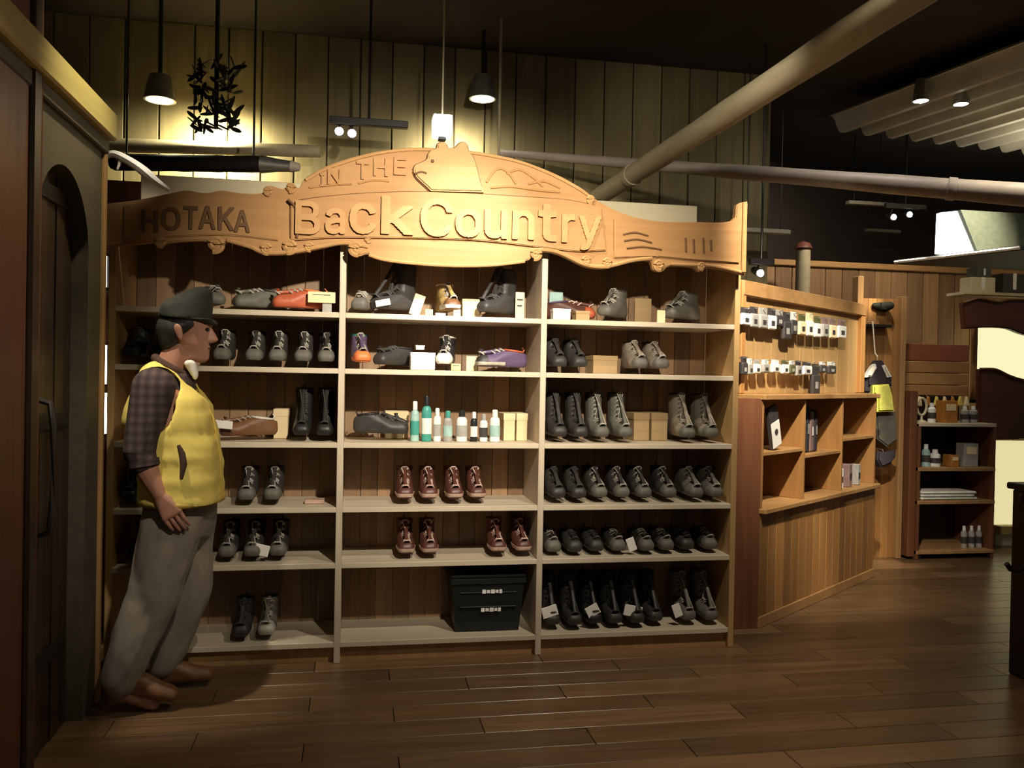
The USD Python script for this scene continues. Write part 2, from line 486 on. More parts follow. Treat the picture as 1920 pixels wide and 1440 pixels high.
def yz_slab(poly, x0, thick):
    out = []
    for g in getattr(poly, 'geoms', [poly]):
        m = trimesh.creation.extrude_polygon(g, thick, engine='earcut')
        m.apply_transform(np.array([[0, 0, 1, x0], [1, 0, 0, 0], [0, 1, 0, 0], [0, 0, 0, 1.0]]))
        if m.volume < 0:
            m.invert()
        out.append(m)
    return cat(*out)


part(d1, 'frame', yz_slab(frame, DX - 0.06, 0.06), 'spandrel_wood', world=True, label='greyish brown arched frame board')
nplank = 6
for i in range(nplank):
    a, b = yb + (ya - yb) * i / nplank, yb + (ya - yb) * (i + 1) / nplank
    p = arch.intersection(sbox(a + 0.003, 0.01, b - 0.003, 3))
    part(d1, 'plank', yz_slab(p, DX - 0.075 - 0.004 * (i % 2), 0.02), f'door_plank_{i % 4}', world=True)
for zz in (0.32, 1.15, 1.95):
    part(d1, 'strap', bx(DX - 0.059, DX - 0.049, yb + 0.02, ya - 0.05, zz - 0.03, zz + 0.03, 0.003), 'black_metal', world=True)
hy = atX(80, 870, DX)[1]
zt, zl = atX(78, 745, DX)[2], atX(78, 1010, DX)[2]
part(d1, 'handle', cat(tube([(DX - 0.05, hy, zt), (DX + 0.02, hy, zt - 0.02), (DX + 0.03, hy, zt - 0.1), (DX + 0.03, hy, zl + 0.1), (DX + 0.02, hy, zl + 0.02), (DX - 0.05, hy, zl)], 0.011),
     bx(DX - 0.055, DX - 0.045, hy - 0.03, hy + 0.03, zl - 0.02, zt + 0.02, 0.003)), 'iron', world=True, label='long dark iron pull handle')
ph = atX(72, 540, DX)
part(d1, 'reflection_piece', cat(bx(DX - 0.06, DX - 0.045, ph[1] - 0.025, ph[1] + 0.025, ph[2] - 0.09, ph[2] + 0.09, 0.003), tube([(DX - 0.04, ph[1], ph[2] - 0.07), (DX - 0.015, ph[1], ph[2] - 0.05), (DX - 0.015, ph[1], ph[2] + 0.05), (DX - 0.04, ph[1], ph[2] + 0.07)], 0.008)), 'silver', world=True, label='pale piece for a bright reflection')  # pale bracket shape put in for a bright reflection on the door
tr = thing('trim_1', 'thick reddish wooden jamb at the near side of the arched door', 'trim', kind='structure', loc=(DX, yn - 0.2, 0))
part(tr, 'jamb', bx(DX - 0.12, DX + 0.012, y0, yn - 0.085, 0, 2.6, 0.006), 'jamb_wood', world=True)
part(tr, 'moulding', bx(DX - 0.02, DX + 0.025, yn - 0.085, yn - 0.012, 0, 2.6, 0.01), 'door_plank_2', world=True)
part(tr, 'bead', tube([(DX + 0.012, yn - 0.005, 0), (DX + 0.012, yn - 0.005, 2.6)], 0.011), 'jamb_wood', world=True)
tc = thing('trim_2', 'yellow lit wooden cornice along the top of the arched door frame', 'trim', kind='structure', loc=(DX, -0.8, ytop))
part(tc, 'cornice', bx(DX - 0.1, DX + 0.045, y0, yf + 0.012, ytop + 0.005, ytop + 0.115, 0.008), 'cornice_wood', world=True)
part(tc, 'bed_mould', bx(DX - 0.06, DX + 0.018, y0, yf + 0.004, ytop - 0.05, ytop + 0.005, 0.006), 'spandrel_wood', world=True)
part(tc, 'corner_bead', bx(DX - 0.07, DX + 0.014, yf - 0.03, yf + 0.003, 0.0, ytop - 0.05, 0.006), 'side_wood', world=True)
# glow strips added for the bright gap between door frame and shelving
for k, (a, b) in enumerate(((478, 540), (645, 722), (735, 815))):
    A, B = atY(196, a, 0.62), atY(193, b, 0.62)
    t = thing('glow_strip', ('upper', 'middle', 'lower')[k] + ' pale vertical glow strip added for the bright gap beside the arched door', 'lamp', loc=(A[0], 0.62, B[2]))
    part(t, 'tube', tube([(A[0], 0.62, B[2] + 0.005), (A[0], 0.62, A[2] - 0.005)], 0.013), 'gap_glow', world=True)  # glowing strip added for the bright gap, not a real lamp
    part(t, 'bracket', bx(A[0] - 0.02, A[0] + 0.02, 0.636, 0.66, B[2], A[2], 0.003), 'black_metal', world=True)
solid('trim_3', bx(-1.5, -1.08, 0.661, 0.70, 0, 2.3), 'jamb_wood', 'dark upright board added to carry the pale glow strips behind the shelving end', 'board', kind='structure')  # board added only to hold the glow strips

# ------------------------------------------------------------------ the shoe shelving
DEPTH = 0.36
ss = thing('shoe_shelf', 'wide wooden shoe shelving of three bays under the carved sign', 'shelf', loc=(0.41, 0.18, 0))
W2 = 0.0145
for i, x in enumerate(POST):
    part(ss, 'side_panel' if i in (0, 3) else 'divider', bx(x - W2, x + W2, 0.0, DEPTH, 0.0, 1.99, 0.002), 'peg_panel' if i in (0, 3) else 'shelf_edge_z', world=True)
for b in range(3):
    for k, z in enumerate(LEVEL):
        part(ss, 'shelf', bx(POST[b] + W2, POST[b + 1] - W2, 0.0, DEPTH, z - 0.0125, z + 0.0125, 0.002), 'shelf_edge_x', world=True)
    part(ss, 'kick_board', bx(POST[b] + W2, POST[b + 1] - W2, 0.03, 0.048, 0, LEVEL[5] - 0.0125), 'side_wood', world=True)
    n = 11
    for i in range(n):
        a = POST[b] + W2 + (POST[b + 1] - POST[b] - 2 * W2) * i / n
        c = POST[b] + W2 + (POST[b + 1] - POST[b] - 2 * W2) * (i + 1) / n
        part(ss, 'back_plank', bx(a + 0.0012, c - 0.0012, DEPTH, DEPTH + 0.012, 0.0, 1.99, 0.0015), f'back_plank_{rng.integers(4)}', world=True, smooth=False)
part(ss, 'top_board', bx(POST[0] - W2, POST[3] + W2, 0.0, DEPTH + 0.012, 1.99, 2.01, 0.002), 'side_wood', world=True)

# cream header board above the shelving
solid('header_board', cat(bx(-1.0, 1.75, 0.24, 0.30, 2.01, 2.25, 0.004)), 'cream_board', 'long pale cream board standing on the shelving behind the carved sign', 'board')

# ------------------------------------------------------------------ carved sign
SY = -0.075
sg = thing('carved_sign', 'carved arched wooden sign reading BackCountry above the shoe shelving', 'sign', loc=(0.4, -0.05, 1.85))
low = [(196, 463), (260, 457), (286, 455), (300, 462), (318, 455), (385, 452), (395, 468), (412, 470), (424, 454), (445, 456), (470, 466), (490, 476), (520, 478), (560, 474), (600, 466), (640, 457), (655, 462), (660, 476), (674, 480), (690, 476), (720, 486), (780, 493), (850, 497), (920, 496), (986, 489), (998, 480), (1010, 486), (1020, 472), (1050, 478), (1095, 499), (1125, 504), (1150, 501), (1185, 492), (1218, 489), (1226, 506), (1243, 508), (1256, 499), (1300, 501), (1312, 509), (1330, 502), (1365, 507), (1398, 516)]
top = [(1402, 377), (1382, 384), (1372, 414), (1300, 416), (1240, 415), (1190, 407), (1150, 392), (1118, 374), (1090, 352), (1040, 325), (980, 302), (920, 288), (870, 281), (815, 277), (760, 278), (700, 285), (640, 301), (600, 317), (570, 336), (560, 352), (545, 343), (530, 354), (505, 348), (490, 362), (450, 362), (415, 357), (385, 362), (350, 357), (320, 362), (260, 374), (196, 382)]
board = poly_px(smooth_px(low, 4).tolist() + smooth_px(top, 4).tolist(), SY)
sgb = part(sg, 'back_board', slab(board, SY, 0.035, 0.005), 'sign_wood', world=True)
rib = poly_px(smooth_px([(545, 380), (600, 371), (680, 364), (780, 361), (880, 364), (980, 370), (1060, 376), (1125, 388)]).tolist() + smooth_px([(1135, 470), (1080, 472), (1000, 463), (900, 452), (800, 448), (700, 447), (620, 447), (545, 452)]).tolist(), SY)
sgr = part(sg, 'banner', slab(rib, SY - 0.016, 0.018, 0.004), 'sign_wood', world=True)
lp = poly_px(smooth_px([(232, 384), (330, 376), (430, 374), (520, 380)]).tolist() + smooth_px([(522, 452), (430, 442), (330, 444), (232, 452)]).tolist(), SY)
sgl = part(sg, 'side_banner', slab(lp, SY - 0.010, 0.012, 0.004), 'sign_wood', world=True)
rp = poly_px(smooth_px([(1150, 410), (1220, 428), (1300, 430), (1385, 432)]).tolist() + smooth_px([(1385, 494), (1300, 488), (1230, 482), (1150, 484)]).tolist(), SY)
sgp = part(sg, 'side_banner', slab(rp, SY - 0.010, 0.012, 0.004), 'sign_wood', world=True)


def rim(pts, r, dy=0.0):
    q = smooth_px(pts, 5)
    return tube([atY(a, b, SY + dy) for a, b in q], r, 8)


part(sg, 'rim', rim([(426, 450), (470, 463), (490, 472), (520, 474), (560, 470), (600, 462), (645, 455), (690, 462)], 0.011), 'sign_letter', world=True)
part(sg, 'rim', rim([(1000, 470), (1022, 468), (1050, 474), (1095, 495), (1125, 500), (1150, 497), (1185, 488), (1222, 484)], 0.011), 'sign_letter', world=True)
part(sg, 'rim', rim([(1256, 495), (1300, 497), (1340, 499), (1394, 511)], 0.008), 'sign_letter', world=True)
part(sg, 'rim', rim([(573, 338), (604, 320), (644, 305), (702, 289), (762, 281), (815, 281), (870, 285), (920, 292), (978, 305), (1036, 328), (1086, 355), (1114, 375)], 0.008), 'sign_letter', world=True)
part(sg, 'rim', rim([(692, 478), (722, 487), (782, 494), (850, 498), (920, 497), (984, 490)], 0.009), 'sign_letter', world=True)
part(sg, 'end_post', bx(*(lambda a, b: (a[0] - 0.012, a[0] + 0.012, SY - 0.012, SY + 0.03, b[2], a[2]))(atY(1396, 380, SY), atY(1396, 512, SY)), 0.004), 'sign_wood', world=True)


def scroll(px, py, r, turn=1):
    c = atY(px, py, SY - 0.004)
    th = np.linspace(0, 3.6 * math.pi, 40)
    rr = r * (0.12 + 0.88 * th / th[-1])
    return tube([(c[0] + turn * a * math.cos(t), c[1], c[2] + a * math.sin(t)) for a, t in zip(rr, th)], 0.0105 * min(1, r / 0.03) + 0.002, 6)


for px, py, r, t in ((302, 453, 0.022, 1), (404, 458, 0.034, -1), (500, 466, 0.024, 1), (542, 462, 0.030, -1), (580, 462, 0.02, 1), (668, 466, 0.030, 1), (690, 448, 0.016, -1), (1004, 476, 0.026, -1), (1100, 488, 0.022, 1), (1138, 492, 0.022, -1), (1236, 497, 0.025, 1), (1232, 474, 0.016, -1), (1316, 499, 0.018, 1), (503, 358, 0.018, 1), (545, 352, 0.02, -1), (1108, 374, 0.018, 1)):
    part(sg, 'scroll', scroll(px, py, r, t), 'sign_letter', world=True)


def letter(on, ch, x0, y0, x1, y1, dy, depth=0.014, mat='sign_letter', bold=True):
    """One carved letter that fills the box x0..x1, y0..y1 of the sign's face."""
    m = meshkit.text_mesh(ch, 0.1, depth, bold=bold)
    a, b = atY(x0, y1, SY), atY(x1, y0, SY)
    v = m.vertices
    lo, hi = v.min(0), v.max(0)
    X = a[0] + (v[:, 0] - lo[0]) / (hi[0] - lo[0]) * (b[0] - a[0])
    Z = a[2] + (v[:, 1] - lo[1]) / (hi[1] - lo[1]) * (b[2] - a[2])
    Y = SY + dy - (v[:, 2] - lo[2])
    m = trimesh.Trimesh(np.stack([X, Y, Z], 1), m.faces, process=False)
    if m.volume < 0:
        m.invert()
    part(on, 'letter', m, mat, world=True, smooth=False)
    return m


for ch, x0, y0, x1, y1 in (('B', 554, 380, 602, 440), ('a', 610, 394, 648, 440), ('c', 655, 384, 705, 440), ('k', 714, 372, 776, 440), ('C', 787, 376, 848, 444), ('o', 852, 396, 902, 446), ('u', 906, 396, 950, 448), ('n', 958, 398, 1000, 450), ('t', 1006, 386, 1042, 454), ('r', 1050, 404, 1076, 456), ('y', 1082, 408, 1124, 470)):
    letter(sgr, ch, x0, y0, x1, y1, -0.016, 0.016)
part(sg, 'banner_shadow_line', rim([(560, 377), (600, 371), (680, 364), (780, 361), (880, 364), (980, 370), (1060, 376), (1115, 386)], 0.006, -0.001), 'sign_groove_shade', world=True)  # dark tube put in as the shadow line along the banner top
part(sg, 'letter_shade', rim([(540, 374), (556, 392), (560, 420), (556, 446)], 0.006, -0.02), 'sign_groove_shade', world=True)  # dark stroke put in as the shade left of the first letter
for ch, x0, y0, x1, y1 in (('H', 266, 396, 298, 436), ('O', 304, 390, 340, 432), ('T', 346, 388, 372, 430), ('A', 374, 388, 406, 430), ('K', 410, 390, 440, 432), ('A', 440, 396, 470, 436)):
    letter(sgl, ch, x0, y0, x1, y1, -0.010, 0.008, 'sign_groove_shade', True)
for ch, x0, y0, x1, y1 in (('I', 600, 326, 608, 350), ('N', 614, 318, 642, 346), ('T', 668, 304, 692, 336), ('H', 700, 298, 728, 330), ('E', 738, 296, 762, 328)):
    letter(sgb, ch, x0, y0, x1, y1, 0.0, 0.010, 'sign_wood', True)
# the bear in profile
bear = smooth_px([(808, 360), (800, 352), (790, 343), (780, 333), (775, 321), (779, 311), (790, 306), (800, 300), (803, 290), (809, 283), (818, 280), (820, 272), (828, 268), (836, 272), (840, 279), (852, 279), (860, 271), (868, 268), (875, 273), (877, 282), (887, 298), (893, 316), (898, 338), (906, 362)], 4)
bp = poly_px(bear.tolist(), SY)
sbr = part(sg, 'bear_relief', slab(bp, SY - 0.024, 0.026, 0.007), 'sign_letter', world=True, label='raised bear head in profile')
part(sbr, 'bear_outline', tube([atY(a, b, SY - 0.004) for a, b in bear[2:-2]], 0.006, 6), 'sign_groove_shade', world=True)
part(sbr, 'bear_eye', tm(sph(atY(811, 302, SY - 0.026), (0.008, 0.005, 0.008))), 'sign_groove_shade', world=True)
part(sbr, 'bear_mouth', rim([(778, 326), (790, 322), (800, 325)], 0.004, -0.026), 'sign_groove_shade', world=True)
for pts in ([(912, 342), (926, 322), (940, 316), (955, 326), (968, 345)], [(950, 326), (972, 318), (996, 330), (1018, 350)], [(920, 352), (960, 350), (1010, 357), (1050, 360)], [(990, 345), (1020, 340), (1050, 352)]):
    part(sg, 'carved_ridge', rim(pts, 0.006, -0.001), 'sign_wood', world=True)
for pts in ([(1168, 440), (1190, 436), (1215, 442)], [(1170, 452), (1195, 449), (1222, 455)], [(1175, 466), (1205, 463), (1240, 468)], [(1285, 446), (1286, 472)], [(1300, 448), (1301, 474)], [(1318, 446), (1319, 474)], [(1332, 450), (1333, 470)]):
    part(sg, 'carved_ridge', rim(pts, 0.005, -0.010), 'sign_groove_shade', world=True)
for pts in ([(580, 352), (620, 347), (660, 345)], [(672, 344), (700, 338), (730, 340)]):
    part(sg, 'carved_ridge', rim(pts, 0.005, -0.001), 'sign_wood', world=True)

# pale antler lying over the sign's end
an = smooth_px([(196, 300), (202, 291), (215, 289), (235, 298), (262, 315), (290, 338), (318, 357)], 5)
ta = thing('antler', 'pale curved antler lying above the dim end of the carved sign', 'antler', loc=atY(318, 357, -0.02))
part(ta, 'beam', tube([atY(a, b, -0.03 + 0.0 * i) for i, (a, b) in enumerate(an)], np.interp(np.linspace(0, 1, len(an)), [0, 0.3, 0.75, 1], [0.010, 0.016, 0.022, 0.008]), 8), 'antler', world=True)
for pts in ([(222, 294), (224, 306), (220, 318)], [(262, 316), (268, 326), (280, 332)]):
    part(ta, 'tine', tube([atY(a, b, -0.03) for a, b in smooth_px(pts, 4)], np.linspace(0.011, 0.004, 9), 6), 'antler', world=True)

# ------------------------------------------------------------------ overhead: logs, pipes, lamps, roof sheet
def log(name, label, pa, da, pb, db, r0, r1, mat, collar=None, cat_='beam'):
    A, B = atD(*pa, da), atD(*pb, db)
    t = thing(name, label, cat_, loc=(A + B) / 2)
    n = 14
    pts = np.array([A + (B - A) * s for s in np.linspace(0, 1, n)])
    rr = np.linspace(r0, r1, n) * (1 + 0.03 * np.sin(np.arange(n) * 2.3))
    part(t, 'trunk', tube(pts, rr, 16), mat, world=True, smooth=50)
    d = (B - A) / np.linalg.norm(B - A)
    part(t, 'end_cap', tube([A - d * 0.02, A + d * 0.01], [r0 * 0.8, r0 * 1.02], 16), mat, world=True)
    for c in collar or []:
        P = A + (B - A) * c
        part(t, 'collar', tube([P - d * 0.02, P + d * 0.02], (r0 + (r1 - r0) * c) * 1.1, 16), mat, world=True)
    return t


log('log_strut', 'thick round log slanting up from behind the carved sign to the ceiling', (1118, 372), 5.25, (1985, -190), 2.45, 0.053, 0.070, 'log_wood', [0.15])
log('ceiling_log', 'long round log hung level under the dark ceiling beside the roof sheet', (940, 287), 5.35, (2080, 378), 4.3, 0.022, 0.066, 'log_dark', [0.78])
log('ceiling_beam', 'tan round beam running above the dim end of the carved sign', (150, 270), 4.95, (600, 284), 5.1, 0.042, 0.036, 'log_wood')
t = log('black_pipe', 'thick black pipe with a silver collar above the carved sign', (215, 304), 4.7, (492, 308), 4.7, 0.046, 0.046, 'black_metal', cat_='pipe')
P0, P1, P2, P3 = (atD(x, y, 4.7) for x, y in ((490, 308), (520, 310), (546, 312), (562, 314)))
part(t, 'silver_collar', tube([P0, P1, P2], [0.05, 0.036, 0.03], 16), 'silver', world=True, label='silver collar')
part(t, 'nozzle', tube([P2, P3], [0.034, 0.02], 12), 'log_dark', world=True)
for f in (0.08, 0.94):
    c = atD(215, 304, 4.7) * (1 - f) + atD(492, 308, 4.7) * f
    part(t, 'hanger', tube([c, (c[0], c[1], 3.45)], 0.006), 'black_metal', world=True)

lw = thing('cube_pendant', 'small white cube pendant lamp hanging over the bear of the sign', 'lamp', loc=atY(829, 238, 0.55))
c = atY(829, 238, 0.55)
part(lw, 'shade', bx(c[0] - 0.051, c[0] + 0.051, 0.50, 0.60, c[2] - 0.055, c[2] + 0.055, 0.006), 'lamp_cool', world=True)
part(lw, 'cord', tube([(c[0], 0.55, c[2] + 0.055), (c[0], 0.55, 3.45)], 0.005), 'cream_board', world=True)
part(lw, 'cap', bx(c[0] - 0.02, c[0] + 0.02, 0.53, 0.57, c[2] - 0.075, c[2] - 0.055, 0.004), 'black_metal', world=True)
p = atY(935, 300, 1.0)
solid('hanger_rod', tube([(p[0], 1.0, 2.2), (p[0], 1.0, 3.45)], 0.008), 'log_wood', 'thin pale rod dropping from the ceiling behind the sign arch', 'rod')


def can_lamp(px, py, Y, label, r=0.06, mat='lamp_white'):
    c = atY(px, py, Y)
    t = thing('ceiling_lamp', label, 'lamp', loc=(c[0], Y, 3.45))
    part(t, 'housing', lathe([(0.0, 0.12), (r * 0.7, 0.12), (r, 0.0), (r * 1.05, -0.02), (r * 0.92, -0.02), (r * 0.85, 0.0), (0, 0.02)], 20).apply_translation((c[0], Y, c[2])), 'silver', world=True)
    part(t, 'bulb', lathe([(0.0, 0.02), (r * 0.84, 0.0), (r * 0.6, -0.025), (0, -0.035)], 20).apply_translation((c[0], Y, c[2])), mat, world=True)
    part(t, 'stem', tube([(c[0], Y, c[2] + 0.11), (c[0], Y, 3.45)], 0.012), 'black_metal', world=True)


can_lamp(300, 182, 1.2, 'bright round ceiling lamp throwing yellow light beside the cornice', 0.085, 'lamp_warm')
can_lamp(905, 180, 1.2, 'bright round ceiling lamp above the bear of the sign', 0.08)
can_lamp(1727, 184, 1.0, 'bright small lamp on the roof sheet nearer the slanting log', 0.05)
can_lamp(1802, 190, 1.0, 'bright small lamp on the roof sheet above the white hood', 0.05)


def track_light(pts, Y, label, bar):
    cs = [atY(a, b, Y) for a, b in pts]
    t = thing('track_spotlight', label, 'lamp', loc=(cs[0][0], Y, cs[0][2]))
    a, b = atY(*bar[0], Y), atY(*bar[1], Y)
    part(t, 'track', bx(min(a[0], b[0]), max(a[0], b[0]), Y - 0.02, Y + 0.02, a[2] - 0.02, a[2] + 0.02, 0.003), 'black_metal', world=True)
    for c in cs:
        part(t, 'head', tube([c + [0, 0.09, 0.03], c + [0, 0.005, 0]], [0.022, 0.028], 14), 'black_metal', world=True)
        part(t, 'lens', tm(sph(c, (0.024, 0.012, 0.024), 14)), 'lamp_white', world=True)
        part(t, 'yoke', tube([c + [0, 0.05, 0.02], [c[0], Y + 0.02, a[2]]], 0.006), 'black_metal', world=True)
    part(t, 'stem', tube([((a[0] + b[0]) / 2, Y, a[2]), ((a[0] + b[0]) / 2, Y, 3.45)], 0.008), 'black_metal', world=True)


track_light([(636, 246), (660, 250)], 0.9, 'pair of small bright track spotlights above the sign lettering', ((618, 225), (765, 228)))
track_light([(1676, 407), (1706, 402)], 2.2, 'pair of small bright track spotlights below the level log', ((1660, 385), (1735, 384)))
track_light([(1426, 512)], 1.0, 'single small bright spotlight above the accessory wall', ((1405, 490), (1450, 492)))
for px, py, Y, lab in ((1625, 385, 2.6, 'pale thin fluorescent batten in the dark upper right ceiling'), (1655, 436, 3.6, 'long dim batten light in the dark space over the plank partition'), (1432, 438, 1.3, 'slanted pale batten beside the end of the carved sign')):
    a = atY(px, py, Y)
    t = thing('batten_light', lab, 'lamp', loc=a)
    part(t, 'body', bx(a[0] - 0.18, a[0] + 0.18, Y - 0.03, Y + 0.03, a[2], a[2] + 0.03, 0.004), 'roof_sheet', world=True)
    part(t, 'hanger', tube([(a[0] - 0.12, Y, a[2] + 0.03), (a[0] - 0.12, Y, 3.45)], 0.004), 'black_metal', world=True)
    part(t, 'hanger', tube([(a[0] + 0.12, Y, a[2] + 0.03), (a[0] + 0.12, Y, 3.45)], 0.004), 'black_metal', world=True)

# corrugated roof sheet
RZ = 3.25
n, pitch = 13, 0.22
u = np.linspace(0, n * pitch, n * 10 + 1)
h = 0.055 * np.clip(1.6 * np.cos(u / pitch * 2 * math.pi), -1, 1)
A = atZ(1556, 232, RZ)
dirx = np.array([1.0, 0.12, 0]) / np.hypot(1, 0.12)
diry = np.array([0.20, -1.0, 0]) / np.hypot(1, 0.20)
v0 = np.array([A + dirx * a + [0, 0, b] for a, b in zip(u, h)])
v1 = v0 + diry * 3.4
vv = np.vstack([v0, v1, v0 + [0, 0, 0.012], v1 + [0, 0, 0.012]])
k = len(u)
ff = []
for i in range(k - 1):
    ff += [[i, i + 1, k + i + 1, k + i], [2 * k + i, 3 * k + i, 3 * k + i + 1, 2 * k + i + 1], [i, 2 * k + i, 2 * k + i + 1, i + 1], [k + i, k + i + 1, 3 * k + i + 1, 3 * k + i]]
solid('roof_sheet', (vv, np.array(ff)), 'roof_sheet', 'pale corrugated metal roof sheet under the dark ceiling', 'roof sheet', smooth=50)

# white hood on a dark canopy, hung at the upper right
CY = 1.15
q = [atY(x, y, CY) for x, y in ((1722, 487), (1990, 455))]
zc_ = (q[0][2] + q[1][2]) / 2
t = thing('hanging_canopy', 'dark flat canopy hung at the upper right under a white hood', 'canopy', loc=(q[0][0] + 0.6, CY - 0.2, zc_))
cp = m3.Manifold.hull_points(np.array([(q[0][0], CY + 0.25, q[0][2]), (q[0][0] + 0.30, CY - 0.55, q[0][2]), (q[0][0] + 2.2, CY - 0.55, q[0][2]), (q[0][0] + 2.2, CY + 0.25, q[0][2]),
     (q[0][0], CY + 0.25, q[0][2] + 0.03), (q[0][0] + 0.30, CY - 0.55, q[0][2] + 0.03), (q[0][0] + 2.2, CY - 0.55, q[0][2] + 0.03), (q[0][0] + 2.2, CY + 0.25, q[0][2] + 0.03)]))
part(t, 'panel', tm(cp), 'canopy_dark', world=True)
part(t, 'edge_strip', tube([(q[0][0] - 0.004, CY + 0.25, q[0][2] + 0.015), (q[0][0] + 0.296, CY - 0.55, q[0][2] + 0.015)], 0.012, 6), 'white_plastic', world=True, label='pale edge strip')
for x_ in (q[0][0] + 0.5, q[0][0] + 0.85):
    part(t, 'hanger', tube([(x_, CY - 0.4, q[0][2]), (x_, CY - 0.4, 3.45)], 0.007), 'iron', world=True)
h0, h1 = atY(1762, 468, CY - 0.1), atY(1765, 398, CY - 0.1)
w0, w1 = atY(1830, 460, CY - 0.1), atY(1795, 395, CY - 0.1)
h0[2] = w0[2] = q[0][2] + 0.033
t = thing('lit_hood', 'white sloping hood with a glowing lit face standing on the dark canopy', 'lamp', loc=(h0[0], CY, zc_))
pts = [(a[0], CY - 0.1 + e, a[2]) for a in (h0, h1, w1, w0) for e in (0, 0.05)]
part(t, 'lit_face', tm(m3.Manifold.hull_points(np.array(pts))), 'hood_face_glow', world=True)  # lit side of the boxy hood, its brightness put in as glow
b0 = atY(1960, 452, CY - 0.1)
pts = [(w0[0] + 0.006, CY - 0.12 + e, w0[2]) for e in (0, 0.26)] + [(w1[0] + 0.01, CY - 0.12 + e, h1[2] + 0.02) for e in (0, 0.26)] + [(b0[0], CY - 0.12 + e, z) for e in (0, 0.26) for z in (w0[2], h1[2] + 0.02)]
part(t, 'casing', tm(m3.Manifold.hull_points(np.array(pts))), 'duct_green', world=True, label='pale green casing')

# dark ornamental foliage dangling from the ceiling behind the sign
fg = thing('hanging_foliage', 'dark dried foliage hanging from the ceiling near the yellow lamp', 'foliage', loc=atY(405, 200, 0.85), kind='stuff')
lv = []
for i in range(90):
    a = atY(rng.uniform(360, 450), rng.uniform(110, 245), 0.85 + rng.uniform(-0.08, 0.08))
    m = trimesh.creation.icosphere(1, 1.0)
    m.apply_scale([0.012, 0.004, rng.uniform(0.03, 0.06)])
    m.apply_transform(trimesh.transformations.random_rotation_matrix(rng.random(3)))
    m.apply_translation(a)
    lv.append(m)
part(fg, 'leaves', cat(*lv), 'leaf_dark', world=True, smooth=True)
a = atY(405, 240, 0.85)
part(fg, 'stem', tube([(a[0], 0.85, a[2]), (a[0], 0.85, 3.45)], 0.012), 'leaf_dark', world=True)

# ------------------------------------------------------------------ shoes
SHAPES = {'hiking_boot': 0.165, 'tall_boot': 0.245, 'low_shoe': 0.105, 'sneaker': 0.13}
_geo = {}


